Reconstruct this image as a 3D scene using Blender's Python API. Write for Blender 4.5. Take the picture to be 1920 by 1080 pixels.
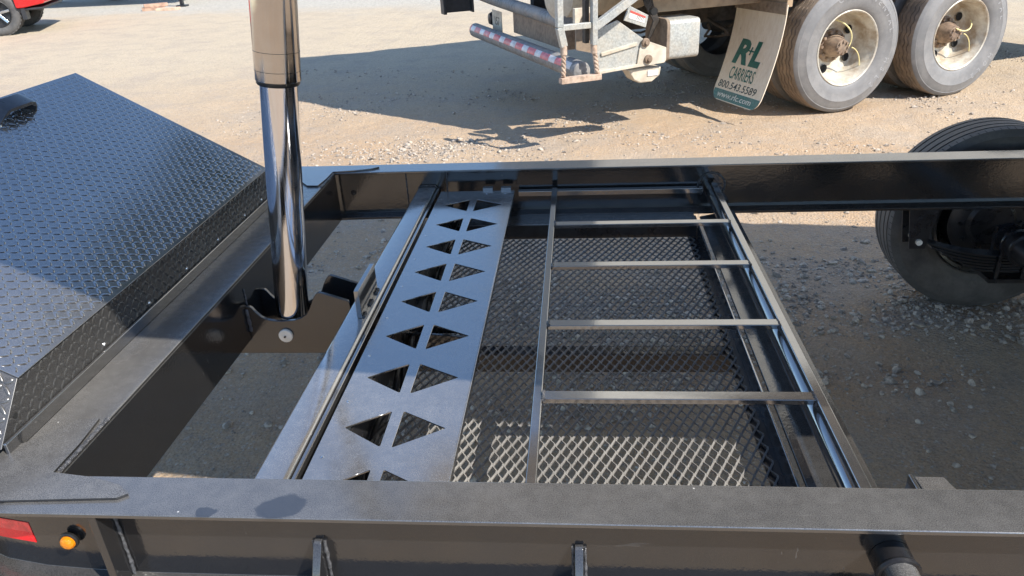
import bpy, math, random
import numpy as np
from mathutils import Vector, Matrix
random.seed(7); rng = np.random.default_rng(11)
for o in list(bpy.data.objects): bpy.data.objects.remove(o)
scn = bpy.context.scene
COL = scn.collection
# ------------------------------------------------------------ camera
cam = bpy.data.cameras.new('camera'); camo = bpy.data.objects.new('camera', cam); COL.objects.link(camo)
R = ((0.9959027430517723, 0.00792170452912462, 0.090083144812495),
     (0.07710779989178068, 0.4460504009023601, -0.8916801147556745),
     (-0.047245249261749146, 0.8949727853137195, 0.44361199259036954))
M = Matrix(R).to_4x4(); M.translation = (0, 0, 0.9); camo.matrix_world = M
cam.sensor_width = 36; cam.lens = 1420 / 1920 * 36; cam.clip_start = 0.05; cam.clip_end = 2000
scn.camera = camo
# ------------------------------------------------------------ light
SUN = Vector((0.85, -0.56, 1.0)).normalized()
w = bpy.data.worlds.new('World'); scn.world = w; w.use_nodes = True
nt = w.node_tree; bg = nt.nodes['Background']
sky = nt.nodes.new('ShaderNodeTexSky'); sky.sky_type = 'NISHITA'; sky.sun_disc = False
sky.sun_elevation = math.asin(SUN.z); sky.sun_rotation = math.atan2(SUN.x, SUN.y)
sky.air_density = 1.0; sky.dust_density = 0.15; sky.ozone_density = 3.0
nt.links.new(sky.outputs[0], bg.inputs[0]); bg.inputs[1].default_value = 0.15
sl = bpy.data.lights.new('sun', 'SUN'); sl.energy = 4.0; sl.angle = math.radians(0.53); sl.color = (1.0, 0.94, 0.85)
so = bpy.data.objects.new('sun', sl); COL.objects.link(so); so.rotation_euler = SUN.to_track_quat('Z', 'Y').to_euler()
vs = scn.view_settings; vs.view_transform = 'Standard'; vs.look = 'None'; vs.exposure = 0.93; vs.gamma = 1.0
try: vs.use_curve_mapping = False
except Exception: pass
scn.render.engine = 'CYCLES'

# ------------------------------------------------------------ materials
def mat(name):
    m = bpy.data.materials.new(name); m.use_nodes = True
    return m, m.node_tree, m.node_tree.nodes['Principled BSDF']
def N(t, typ, **k):
    n = t.nodes.new(typ)
    for a, b in k.items(): setattr(n, a, b)
    return n
def pos(t): return N(t, 'ShaderNodeNewGeometry').outputs['Position']
def noise(t, vec, scale, detail=3, rough=0.55, out='Fac'):
    n = N(t, 'ShaderNodeTexNoise'); n.inputs['Scale'].default_value = scale
    n.inputs['Detail'].default_value = detail; n.inputs['Roughness'].default_value = rough
    if vec is not None: t.links.new(vec, n.inputs['Vector'])
    return n.outputs[out]
def ramp(t, fac, a, b, ca=0.0, cb=1.0):
    n = N(t, 'ShaderNodeMapRange'); n.interpolation_type = 'SMOOTHSTEP'
    t.links.new(fac, n.inputs[0]); n.inputs[1].default_value = a; n.inputs[2].default_value = b
    n.inputs[3].default_value = ca; n.inputs[4].default_value = cb
    return n.outputs[0]
def mixc(t, fac, a, b):
    n = N(t, 'ShaderNodeMix', data_type='RGBA')
    for s, v in ((n.inputs[0], fac), (n.inputs[6], a), (n.inputs[7], b)):
        if isinstance(v, (int, float)): s.default_value = v
        elif isinstance(v, tuple): s.default_value = (*v, 1.0)
        else: t.links.new(v, s)
    return n.outputs[2]
def math_(t, op, a, b=None, c=None):
    n = N(t, 'ShaderNodeMath', operation=op)
    for i, v in enumerate((a, b, c)):
        if v is None: continue
        if isinstance(v, (int, float)): n.inputs[i].default_value = v
        else: t.links.new(v, n.inputs[i])
    return n.outputs[0]
def bump(t, b, h, strength=0.3, dist=0.002):
    n = N(t, 'ShaderNodeBump'); n.inputs['Strength'].default_value = strength; n.inputs['Distance'].default_value = dist
    t.links.new(h, n.inputs['Height']); t.links.new(n.outputs[0], b.inputs['Normal'])
def simple(name, col, rough=0.5, metal=0.0, var=0.25, vs_=30, bs=0.15, dirt=None, dirtamt=0.5, ior=1.5, bd=0.002):
    m, t, b = mat(name); p = pos(t)
    n1 = noise(t, p, vs_, 5)
    c = mixc(t, ramp(t, n1, 0.3, 0.7), tuple(x * (1 - var) for x in col), tuple(min(1, x * (1 + var)) for x in col))
    if dirt:
        c = mixc(t, ramp(t, noise(t, p, 7, 6, 0.65), 0.38, 0.68, 0, dirtamt), c, dirt)
    t.links.new(c, b.inputs['Base Color']); b.inputs['Metallic'].default_value = metal; b.inputs['IOR'].default_value = ior
    rr = ramp(t, noise(t, p, 14, 4), 0.3, 0.7, max(0.02, rough - 0.08), min(1, rough + 0.08)); t.links.new(rr, b.inputs['Roughness'])
    if bs: bump(t, b, noise(t, p, vs_ * 6, 3), bs, bd)
    return m
def black_paint(name, topdust, sidedust, ior=1.9, rough=0.09, wipes=(), peel=0.05, specks=True):
    """glossy black powder coat; pale dust has settled on faces that look up"""
    m, t, b = mat(name); g = N(t, 'ShaderNodeNewGeometry'); p = g.outputs['Position']
    sep = N(t, 'ShaderNodeSeparateXYZ'); t.links.new(g.outputs['True Normal'], sep.inputs[0])
    up = ramp(t, sep.outputs[2], 0.25, 0.8, sidedust, topdust)
    fine = ramp(t, noise(t, p, 520, 2, 0.8), 0.35, 0.68, 0.6, 1.4)
    mid = ramp(t, noise(t, p, 40, 3, 0.6), 0.3, 0.7, 0.93, 1.07)
    big = ramp(t, noise(t, p, 5, 4, 0.6), 0.3, 0.7, 0.85, 1.12)
    d = math_(t, 'MULTIPLY', math_(t, 'MULTIPLY', up, fine), math_(t, 'MULTIPLY', mid, big))
    for (sx0, sy0, th0, am) in ((4.0, 90.0, 0.68, 0.16), (70.0, 5.0, 0.70, 0.12)):
        ms = N(t, 'ShaderNodeMapping'); ms.inputs['Scale'].default_value = (sx0, sy0, 20.0); ms.inputs['Rotation'].default_value = (0, 0, 0.15); t.links.new(p, ms.inputs[0])
        d = math_(t, 'ADD', d, math_(t, 'MULTIPLY', ramp(t, noise(t, ms.outputs[0], 1.0, 3, 0.6), th0, th0 + 0.04, 0, am), ramp(t, noise(t, p, 3.3, 3), 0.48, 0.62)))
    d = math_(t, 'ADD', d, math_(t, 'MULTIPLY', ramp(t, noise(t, p, 9, 6, 0.7), 0.60, 0.72, 0, 0.07), up))
    for (cx, cy, rx, ry, rot, seed) in wipes:
        mp = N(t, 'ShaderNodeMapping'); mp.vector_type = 'TEXTURE'
        mp.inputs['Location'].default_value = (cx, cy, 0); mp.inputs['Rotation'].default_value = (0, 0, rot)
        mp.inputs['Scale'].default_value = (rx, ry, 1); 
        warp = N(t, 'ShaderNodeVectorMath', operation='MULTIPLY_ADD')
        nz = N(t, 'ShaderNodeTexNoise'); nz.inputs['Scale'].default_value = 22 + seed; nz.inputs['Detail'].default_value = 4
        t.links.new(p, nz.inputs['Vector']); t.links.new(nz.outputs['Color'], warp.inputs[0])
        warp.inputs[1].default_value = (0.035, 0.035, 0); t.links.new(p, warp.inputs[2])
        t.links.new(warp.outputs[0], mp.inputs[0])
        flat = N(t, 'ShaderNodeVectorMath', operation='MULTIPLY'); t.links.new(mp.outputs[0], flat.inputs[0]); flat.inputs[1].default_value = (1, 1, 0)
        ln = N(t, 'ShaderNodeVectorMath', operation='LENGTH'); t.links.new(flat.outputs[0], ln.inputs[0])
        d = math_(t, 'MULTIPLY', d, ramp(t, ln.outputs['Value'], 0.85, 1.1, 0.35, 1.0))
    col = mixc(t, d, (0.009, 0.009, 0.010), (0.50, 0.48, 0.45))
    if specks:
        v = N(t, 'ShaderNodeTexVoronoi'); v.inputs['Scale'].default_value = 26; t.links.new(p, v.inputs['Vector'])
        s1 = ramp(t, v.outputs['Distance'], 0.035, 0.055, 1, 0)
        sel = N(t, 'ShaderNodeSeparateColor'); t.links.new(v.outputs['Color'], sel.inputs[0])
        s1 = math_(t, 'MULTIPLY', s1, ramp(t, sel.outputs[0], 0.86, 0.9))
        s1 = math_(t, 'MULTIPLY', s1, ramp(t, sep.outputs[2], 0.5, 0.9))
        col = mixc(t, s1, col, (0.62, 0.60, 0.56))
    t.links.new(col, b.inputs['Base Color']); b.inputs['IOR'].default_value = ior
    rr = math_(t, 'ADD', ramp(t, noise(t, p, 11, 4), 0.3, 0.7, rough, rough + 0.07), math_(t, 'MULTIPLY', d, 0.32))
    t.links.new(rr, b.inputs['Roughness'])
    if peel:
        h = math_(t, 'ADD', noise(t, p, 130, 2), math_(t, 'MULTIPLY', noise(t, p, 14, 2), 2.0))
        bump(t, b, h, peel, 0.002)
    return m

WIPES = ((-0.50, 0.985, 0.045, 0.030, 0.3, 0), (-1.0, 1.0, 0.045, 0.016, 0.5, 5), (-0.63, 0.97, 0.02, 0.012, 0.2, 9))
M_RAIL = black_paint('dusty_black_gloss_rail', 0.20, 0.035, wipes=WIPES, rough=0.09, ior=2.3, peel=0.02)
M_WEB = black_paint('black_gloss_web', 0.10, 0.014, rough=0.07, peel=0.13, ior=1.8, specks=False)
M_PANEL = black_paint('dusty_black_gloss_panel', 0.28, 0.05, rough=0.055, ior=3.7, peel=0.02)
M_FRONT = black_paint('dusty_black_crossmember', 0.22, 0.03, rough=0.16, ior=1.8)
M_CHK = black_paint('black_tread_plate_paint', 0.15, 0.04, rough=0.07, ior=4.0, peel=0.02, specks=False)
M_BAR = black_paint('black_gloss_bar', 0.11, 0.05, rough=0.05, ior=3.3, peel=0.02, specks=False)
M_CHKF = black_paint('black_tread_plate_side', 0.12, 0.055, rough=0.22, ior=1.7, peel=0.02, specks=False)
M_MESH = black_paint('black_expanded_metal_paint', 0.40, 0.34, rough=0.25, ior=1.6, peel=0, specks=False)
M_UNDER = simple('black_chassis_paint', (0.014, 0.014, 0.016), 0.3, var=0.4, dirt=(0.05, 0.045, 0.04), dirtamt=0.3)
M_WELD = simple('weld_bead_black', (0.08, 0.08, 0.085), 0.22, var=0.5, vs_=120, bs=0.8, bd=0.004)
M_WASH = simple('cream_plated_washer', (0.85, 0.80, 0.66), 0.4, 0.0, var=0.1)
M_RIVET = simple('bright_rivet', (0.7, 0.7, 0.7), 0.25, 1.0, var=0.05)
def chrome():
    m, t, b = mat('polished_chrome_rod'); tc = N(t, 'ShaderNodeTexCoord')
    mp = N(t, 'ShaderNodeMapping'); mp.inputs['Scale'].default_value = (60, 60, 1.2); t.links.new(tc.outputs['Object'], mp.inputs[0])
    n1 = noise(t, mp.outputs[0], 3, 4); c = mixc(t, n1, (0.62, 0.62, 0.64), (0.86, 0.86, 0.88))
    t.links.new(c, b.inputs['Base Color']); b.inputs['Metallic'].default_value = 1.0
    t.links.new(ramp(t, n1, 0.3, 0.7, 0.05, 0.14), b.inputs['Roughness'])
    mp2 = N(t, 'ShaderNodeMapping'); mp2.inputs['Scale'].default_value = (1, 1, 40); t.links.new(tc.outputs['Object'], mp2.inputs[0])
    bump(t, b, noise(t, mp2.outputs[0], 9, 2), 0.03, 0.002)
    return m
M_CHROME = chrome()
M_CHROME2 = simple('oily_outer_cylinder_chrome', (0.50, 0.47, 0.44), 0.12, 1.0, var=0.08, vs_=5, bs=0)
M_SEAL = simple('black_wiper_seal', (0.01, 0.01, 0.01), 0.4, var=0.2)
def ground_mat():
    m, t, b = mat('sandy_gravel_yard'); p = pos(t)
    sep = N(t, 'ShaderNodeSeparateXYZ'); t.links.new(p, sep.inputs[0])
    big = noise(t, p, 0.35, 5, 0.6); mid = noise(t, p, 2.3, 6, 0.65); fine = noise(t, p, 28, 6, 0.7); gr = noise(t, p, 150, 4, 0.75)
    nearc = mixc(t, ramp(t, big, 0.35, 0.65), (0.475, 0.325, 0.20), (0.50, 0.37, 0.245))
    c = mixc(t, ramp(t, sep.outputs[1], 5.5, 11.0), nearc, (0.55, 0.455, 0.325))
    c = mixc(t, ramp(t, mid, 0.42, 0.68, 0, 0.55), c, (0.40, 0.335, 0.27))
    c = mixc(t, ramp(t, fine, 0.45, 0.7, 0, 0.5), c, (0.30, 0.245, 0.19))
    # paler grey crushed stone towards the far side of the yard
    far = math_(t, 'ADD', sep.outputs[1], math_(t, 'MULTIPLY', noise(t, p, 0.6, 4), 6.0))
    farm = ramp(t, math_(t, 'SUBTRACT', far, math_(t, 'MULTIPLY', sep.outputs[0], -0.15)), 17.2, 20.5)
    cg = mixc(t, ramp(t, noise(t, p, 17, 4, 0.8), 0.35, 0.65), (0.36, 0.35, 0.31), (0.58, 0.55, 0.48))
    c = mixc(t, math_(t, 'MULTIPLY', farm, 0.85), c, cg)
    # small stones and grit
    for sc, th, amt in ((46, 0.30, 0.5), (95, 0.34, 0.45), (21, 0.22, 0.45)):
        v = N(t, 'ShaderNodeTexVoronoi'); v.inputs['Scale'].default_value = sc; v.inputs['Randomness'].default_value = 1.0
        t.links.new(p, v.inputs['Vector'])
        s = N(t, 'ShaderNodeSeparateColor'); t.links.new(v.outputs['Color'], s.inputs[0])
        f = math_(t, 'MULTIPLY', ramp(t, v.outputs['Distance'], th, th * 0.75), ramp(t, s.outputs[0], 0.5, 0.6, 0, amt))
        pc = mixc(t, s.outputs[1], (0.30, 0.28, 0.26), (0.60, 0.54, 0.46))
        c = mixc(t, f, c, pc)
    c = mixc(t, ramp(t, gr, 0.50, 0.72, 0, 0.6), c, (0.15, 0.12, 0.09))
    c = mixc(t, ramp(t, noise(t, p, 62, 5, 0.8), 0.52, 0.64, 0, 0.6), c, (0.24, 0.205, 0.165))
    c = mixc(t, ramp(t, noise(t, p, 95, 4, 0.8), 0.56, 0.70, 0, 0.5), c, (0.66, 0.57, 0.46))
    mps = N(t, 'ShaderNodeMapping'); mps.inputs['Scale'].default_value = (1.6, 9.0, 1.0); t.links.new(p, mps.inputs[0])
    c = mixc(t, ramp(t, noise(t, mps.outputs[0], 3.2, 5, 0.75), 0.56, 0.70, 0, 0.28), c, (0.27, 0.22, 0.17))
    t.links.new(c, b.inputs['Base Color']); b.inputs['Roughness'].default_value = 0.95; b.inputs['Specular IOR Level'].default_value = 0.2
    v = N(t, 'ShaderNodeTexVoronoi'); v.inputs['Scale'].default_value = 75; t.links.new(p, v.inputs['Vector'])
    h = math_(t, 'ADD', math_(t, 'MULTIPLY', noise(t, p, 45, 7, 0.72), 1.0), math_(t, 'MULTIPLY', v.outputs['Distance'], -0.55))
    h = math_(t, 'ADD', h, math_(t, 'MULTIPLY', noise(t, p, 7, 3), 1.5))
    bump(t, b, h, 0.8, 0.014)
    return m
M_GROUND = ground_mat()
def stone_mat():
    m, t, b = mat('crushed_stone'); p = pos(t)
    c = mixc(t, ramp(t, noise(t, p, 33, 2), 0.40, 0.60), (0.24, 0.20, 0.16), (0.52, 0.44, 0.35))
    c = mixc(t, ramp(t, noise(t, p, 160, 3), 0.4, 0.7, 0, 0.4), c, (0.25, 0.22, 0.2))
    t.links.new(c, b.inputs['Base Color']); b.inputs['Roughness'].default_value = 0.9
    bump(t, b, noise(t, p, 200, 3), 0.4, 0.002); return m
M_STONE = stone_mat()
def rubber(name, base, dust, amt, scale=9, side=0.0):
    m, t, b = mat(name); p = pos(t)
    d = ramp(t, noise(t, p, scale, 6, 0.7), 0.35, 0.68, amt * 0.45, amt)
    c = mixc(t, d, base, dust); c = mixc(t, ramp(t, noise(t, p, 70, 4, 0.7), 0.5, 0.75, 0, 0.25), c, base)
    t.links.new(c, b.inputs['Base Color']); b.inputs['Roughness'].default_value = 0.62
    bump(t, b, noise(t, p, 260, 3), 0.25, 0.001); return m
M_TYRE_NEW = rubber('black_trailer_tyre_rubber', (0.035, 0.035, 0.037), (0.20, 0.19, 0.175), 0.45)
M_TYRE_SIDE = rubber('trailer_tyre_sidewall', (0.014, 0.014, 0.015), (0.24, 0.22, 0.20), 0.42, 6)
M_TRUCK_TREAD = rubber('worn_truck_tread_rubber', (0.10, 0.085, 0.075), (0.36, 0.275, 0.20), 0.8)
M_TRUCK_SIDE = rubber('greyed_truck_sidewall_rubber', (0.12, 0.12, 0.122), (0.29, 0.275, 0.26), 0.6, 8)
M_TRUCK_LETTER = rubber('worn_light_raised_rubber', (0.22, 0.22, 0.23), (0.36, 0.35, 0.33), 0.6, 8)
M_RIM = simple('dusty_white_steel_rim', (0.60, 0.56, 0.47), 0.4, var=0.08, dirt=(0.30, 0.20, 0.11), dirtamt=0.8)
M_RUST = simple('rusty_hub_steel', (0.19, 0.13, 0.09), 0.8, var=0.4, dirt=(0.36, 0.28, 0.20), dirtamt=0.6, bs=0.5)
M_HOSE_Y = simple('yellow_air_hose', (0.72, 0.62, 0.30), 0.5, var=0.1)
M_HOLE = simple('black_recess', (0.006, 0.006, 0.006), 0.9, bs=0)
M_GALV = simple('galvanised_steel_dusty', (0.40, 0.41, 0.39), 0.5, 0.25, var=0.22, vs_=70, dirt=(0.55, 0.47, 0.36), dirtamt=0.45)
M_BEIGE = simple('dusty_beige_steel', (0.56, 0.50, 0.40), 0.6, 0.0, var=0.14, vs_=18, dirt=(0.36, 0.28, 0.20), dirtamt=0.5)
M_GREYTUBE = simple('scuffed_grey_tube', (0.20, 0.20, 0.20), 0.6, 0.1, var=0.25, dirt=(0.36, 0.31, 0.26), dirtamt=0.55)
M_STEP = simple('rusty_step_steel', (0.42, 0.30, 0.22), 0.8, var=0.3, dirt=(0.62, 0.52, 0.42), dirtamt=0.6, bs=0.4)
M_DIRTCH = simple('dirty_dark_chassis', (0.035, 0.03, 0.027), 0.75, var=0.4, dirt=(0.12, 0.095, 0.07), dirtamt=0.55)
M_BROWN = simple('dust_brown_chassis_face', (0.20, 0.15, 0.11), 0.8, var=0.25, dirt=(0.32, 0.25, 0.18), dirtamt=0.5)
M_SILL = simple('weathered_brown_sill_board', (0.33, 0.23, 0.14), 0.85, var=0.3, vs_=9, dirt=(0.45, 0.36, 0.26), dirtamt=0.4)
M_BODY = simple('dusty_white_truck_body', (0.60, 0.57, 0.50), 0.55, var=0.06, vs_=3, dirt=(0.42, 0.36, 0.28), dirtamt=0.35)
M_TAPE_R = simple('red_reflective_tape_worn', (0.60, 0.10, 0.11), 0.4, var=0.2, dirt=(0.35, 0.2, 0.17), dirtamt=0.35)
M_TAPE_W = simple('silver_reflective_tape_worn', (0.62, 0.60, 0.60), 0.4, var=0.12, dirt=(0.34, 0.30, 0.27), dirtamt=0.4)
M_TAPE_NEW = simple('bright_red_reflective_tape', (0.80, 0.012, 0.02), 0.22, var=0.12, vs_=400, bs=0.1)
M_TAPE_PINK = simple('frosted_red_reflective_tape', (0.78, 0.06, 0.055), 0.25, var=0.25, vs_=60, bs=0.1)
def flapmat():
    m, t, b = mat('dirty_cream_mudflap'); tc = N(t, 'ShaderNodeTexCoord')
    mp = N(t, 'ShaderNodeMapping'); mp.inputs['Scale'].default_value = (9, 9, 1.1); t.links.new(tc.outputs['Object'], mp.inputs[0])
    n1 = noise(t, mp.outputs[0], 6, 6, 0.7)
    c = mixc(t, ramp(t, n1, 0.3, 0.7), (0.70, 0.58, 0.43), (0.79, 0.69, 0.55))
    mp2 = N(t, 'ShaderNodeMapping'); mp2.inputs['Scale'].default_value = (26, 26, 3.0); t.links.new(tc.outputs['Object'], mp2.inputs[0])
    c = mixc(t, ramp(t, noise(t, mp2.outputs[0], 3, 3), 0.66, 0.74, 0, 0.7), c, (0.20, 0.13, 0.08))
    t.links.new(c, b.inputs['Base Color']); b.inputs['Roughness'].default_value = 0.6
    bump(t, b, n1, 0.15, 0.003); return m
M_FLAP = flapmat()
M_GREEN = simple('dark_green_print', (0.012, 0.115, 0.085), 0.5, var=0.25, vs_=50, bs=0, dirt=(0.25, 0.24, 0.18), dirtamt=0.12)
M_GREEN2 = simple('faded_green_band_print', (0.06, 0.17, 0.15), 0.5, var=0.35, vs_=90, bs=0, dirt=(0.3, 0.28, 0.23), dirtamt=0.25)
M_PRINTW = simple('pale_print', (0.62, 0.62, 0.55), 0.5, var=0.2, bs=0)
M_DKPRINT = simple('dark_print', (0.035, 0.05, 0.045), 0.5, var=0.3, bs=0)
M_LABEL = simple('white_warning_sticker', (0.72, 0.70, 0.68), 0.4, var=0.08, dirt=(0.5, 0.42, 0.33), dirtamt=0.4)
M_LABELR = simple('red_sticker_header', (0.55, 0.10, 0.08), 0.4, var=0.15, bs=0)
M_RED = simple('red_car_paint', (0.62, 0.012, 0.015), 0.12, var=0.04, bs=0, ior=1.6)
M_BLKPL = simple('black_textured_plastic', (0.022, 0.023, 0.026), 0.5, var=0.25)
M_HANDLE = simple('satin_black_handle', (0.035, 0.038, 0.045), 0.34, var=0.15, vs_=80)
M_ALLOY = simple('machined_alloy_wheel', (0.5, 0.52, 0.56), 0.25, 1.0, var=0.1)
M_PLANK = simple('weathered_timber', (0.42, 0.27, 0.19), 0.85, var=0.3, vs_=12)
M_PLANK2 = simple('pale_timber', (0.60, 0.42, 0.30), 0.85, var=0.2, vs_=12)
def lensmat(name, col, em=0.0):
    m, t, b = mat(name); b.inputs['Base Color'].default_value = (*col, 1); b.inputs['Roughness'].default_value = 0.08
    b.inputs['Transmission Weight'].default_value = 0.35; b.inputs['IOR'].default_value = 1.5
    v = N(t, 'ShaderNodeTexVoronoi'); v.inputs['Scale'].default_value = 220; t.links.new(pos(t), v.inputs['Vector']); bump(t, b, v.outputs['Distance'], 0.5, 0.002)
    return m
M_AMBER = lensmat('amber_lens', (0.95, 0.30, 0.01))

# ------------------------------------------------------------ mesh building
class MB:
    def __init__(s): s.v = []; s.f = []
    def add(s, V, F):
        k = len(s.v); s.v.extend([tuple(map(float, a)) for a in V]); s.f.extend([tuple(i + k for i in f) for f in F]); return s
    def box(s, x0, x1, y0, y1, z0, z1):
        V = [(x, y, z) for z in (z0, z1) for y in (y0, y1) for x in (x0, x1)]
        return s.add(V, [(0, 2, 3, 1), (4, 5, 7, 6), (0, 1, 5, 4), (2, 6, 7, 3), (0, 4, 6, 2), (1, 3, 7, 5)])
    def prism(s, poly, f0, f1):
        """poly: 2d points (ccw); f0/f1 map a 2d point to 3d for the two caps"""
        n = len(poly); V = [f0(*p) for p in poly] + [f1(*p) for p in poly]
        F = [tuple(range(n))[::-1], tuple(range(n, 2 * n))] + [(i, (i + 1) % n, n + (i + 1) % n, n + i) for i in range(n)]
        return s.add(V, F)
    def tube(s, path, r, n=12, caps=True, up=Vector((0, 0, 1))):
        P = [Vector(p) for p in path]; rs = r if isinstance(r, (list, tuple)) else [r] * len(P)
        V = []; F = []; a = None
        for i, p in enumerate(P):
            d = (P[min(i + 1, len(P) - 1)] - P[max(i - 1, 0)]).normalized()
            if a is None:
                u = up if abs(d.dot(up)) < 0.95 else Vector((1, 0, 0)); a = d.cross(u).normalized()
            a = (a - d * a.dot(d)).normalized(); b2 = d.cross(a)
            for k in range(n):
                t = 2 * math.pi * k / n; V.append(p + (a * math.cos(t) + b2 * math.sin(t)) * rs[i])
        for i in range(len(P) - 1):
            for k in range(n):
                F.append((i * n + k, i * n + (k + 1) % n, (i + 1) * n + (k + 1) % n, (i + 1) * n + k))
        if caps: F += [tuple(range(n))[::-1], tuple(range((len(P) - 1) * n, len(P) * n))]
        return s.add(V, F)
    def bar(s, a, b, w, h, up=Vector((0, 0, 1))):
        a = Vector(a); b = Vector(b); d = (b - a).normalized(); u = Vector(up)
        if abs(d.dot(u)) > 0.98: u = Vector((0, 1, 0))
        x = d.cross(u).normalized(); y = x.cross(d).normalized()
        V = [p + x * i * w / 2 + y * j * h / 2 for p in (a, b) for i, j in ((-1, -1), (1, -1), (1, 1), (-1, 1))]
        return s.add(V, [(0, 1, 2, 3), (7, 6, 5, 4), (0, 4, 5, 1), (1, 5, 6, 2), (2, 6, 7, 3), (3, 7, 4, 0)])
    def lathe(s, prof, O, A, seg=48, off=None, closed=False):
        """prof [(radius, along)] turned about axis A through O"""
        A = Vector(A).normalized(); u = A.orthogonal().normalized(); v = A.cross(u); O = Vector(O)
        V = []; F = []; n = len(prof)
        for k in range(seg):
            t = 2 * math.pi * k / seg; dr = u * math.cos(t) + v * math.sin(t)
            for j, (r, a) in enumerate(prof):
                o2 = off(j, k) if off else 0.0
                V.append(O + dr * r + A * (a + o2))
        for k in range(seg):
            k2 = (k + 1) % seg
            for j in range(n - 1 + (1 if closed else 0)):
                j2 = (j + 1) % n
                F.append((k * n + j, k2 * n + j, k2 * n + j2, k * n + j2))
        return s.add(V, F)
    def build(s, name, m, parent=None, bevel=0.0, seg=2, sharp=32, shift=(0, 0, 0), merge=True):
        me = bpy.data.meshes.new(name)
        V = np.array(s.v, float).reshape(-1, 3)
        me.from_pydata(V.tolist(), [], s.f)
        import bmesh
        bm = bmesh.new(); bm.from_mesh(me); bmesh.ops.recalc_face_normals(bm, faces=bm.faces); bm.to_mesh(me); bm.free()
        me.materials.append(m)
        me.polygons.foreach_set('use_smooth', [True] * len(me.polygons))
        me.set_sharp_from_angle(angle=math.radians(sharp)); me.update()
        o = bpy.data.objects.new(name, me); COL.objects.link(o)
        if parent is not None: o.parent = parent
        if bevel:
            b = o.modifiers.new('bevel', 'BEVEL'); b.width = bevel; b.segments = seg; b.limit_method = 'ANGLE'; b.angle_limit = math.radians(40); b.harden_normals = True
        return o
def empty(name, loc=(0, 0, 0), rz=0.0, parent=None):
    o = bpy.data.objects.new(name, None); o.empty_display_size = 0.2; COL.objects.link(o)
    o.location = loc; o.rotation_euler = (0, 0, rz)
    if parent is not None: o.parent = parent
    return o
def tag(o, label=None, cat=None, group=None, kind=None):
    for k, v in (('label', label), ('category', cat), ('group', group), ('kind', kind)):
        if v: o[k] = v
    return o
def curve_plate(name, outer, holes, thick, m, parent, loc=(0, 0, 0), bev=0.0008):
    """flat plate with cut-outs, laid in the xy plane"""
    cu = bpy.data.curves.new(name, 'CURVE'); cu.dimensions = '2D'; cu.fill_mode = 'BOTH'; cu.extrude = thick / 2; cu.bevel_depth = bev; cu.bevel_resolution = 1
    for poly in [outer] + holes:
        sp = cu.splines.new('POLY'); sp.points.add(len(poly) - 1); sp.use_cyclic_u = True
        for i, q in enumerate(poly): sp.points[i].co = (q[0], q[1], 0, 1)
    return conv(cu, name, m, parent, Matrix.Translation(loc))
def conv(cu, name, m, parent, mw):
    ob = bpy.data.objects.new('tmp', cu); COL.objects.link(ob)
    me = bpy.data.meshes.new_from_object(ob.evaluated_get(bpy.context.evaluated_depsgraph_get()))
    bpy.data.objects.remove(ob); bpy.data.curves.remove(cu)
    me.transform(mw); me.materials.clear(); me.materials.append(m); me.name = name
    o = bpy.data.objects.new(name, me); COL.objects.link(o)
    if parent is not None: o.parent = parent
    return o
def text_curve(s, size, shear=0.0, off=0.0, ext=0.0005, align='CENTER', xs=1.0, spacing=1.0):
    cu = bpy.data.curves.new('txt', 'FONT'); cu.body = s; cu.size = size; cu.shear = shear; cu.offset = off; cu.extrude = ext
    cu.align_x = align; cu.align_y = 'CENTER'; cu.space_character = spacing; cu.resolution_u = 3
    return cu
def rounded(x0, x1, y0, y1, r, n=4):
    out = []
    for cx, cy, a0 in ((x1 - r, y0 + r, -90), (x1 - r, y1 - r, 0), (x0 + r, y1 - r, 90), (x0 + r, y0 + r, 180)):
        for i in range(n + 1):
            a = math.radians(a0 + 90 * i / n); out.append((cx + r * math.cos(a), cy + r * math.sin(a)))
    return out
def weld(parent, pts, r=0.004, jit=0.0016, step=0.006):
    P = [Vector(p) for p in pts]; path = []
    for a, b in zip(P, P[1:]):
        n = max(2, int((b - a).length / step))
        for i in range(n): path.append(a.lerp(b, i / n))
    path.append(P[-1])
    path = [p + Vector([random.uniform(-1, 1) * jit * 0.4 for _ in range(3)]) for p in path]
    mb = MB(); mb.tube(path, [r * random.uniform(0.75, 1.25) for _ in path], 6)
    return mb.build('weld_bead', M_WELD, parent, sharp=60)

# ------------------------------------------------------------ numpy value noise
def vnoise(x, y, seed):
    r = np.random.default_rng(seed); T = r.random((256, 256))
    xi = np.floor(x).astype(int); yi = np.floor(y).astype(int); fx = x - xi; fy = y - yi
    fx = fx * fx * (3 - 2 * fx); fy = fy * fy * (3 - 2 * fy)
    g = lambda a, b: T[a % 256, b % 256]
    return (g(xi, yi) * (1 - fx) + g(xi + 1, yi) * fx) * (1 - fy) + (g(xi, yi + 1) * (1 - fx) + g(xi + 1, yi + 1) * fx) * fy - 0.5
GZ = -0.75
def ground_h(x, y):
    x = np.asarray(x, float); y = np.asarray(y, float)
    h = 0.035 * vnoise(x * 0.7, y * 0.9, 1) + 0.022 * vnoise(x * 2.3, y * 2.6, 2) + 0.012 * vnoise(x * 6, y * 7, 3) + 0.007 * vnoise(x * 15, y * 15, 4) + 0.004 * vnoise(x * 34, y * 34, 5)
    fade = np.clip((16 - np.hypot(x, y - 4)) / 6, 0, 1)
    return h * fade * 0.8
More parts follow.
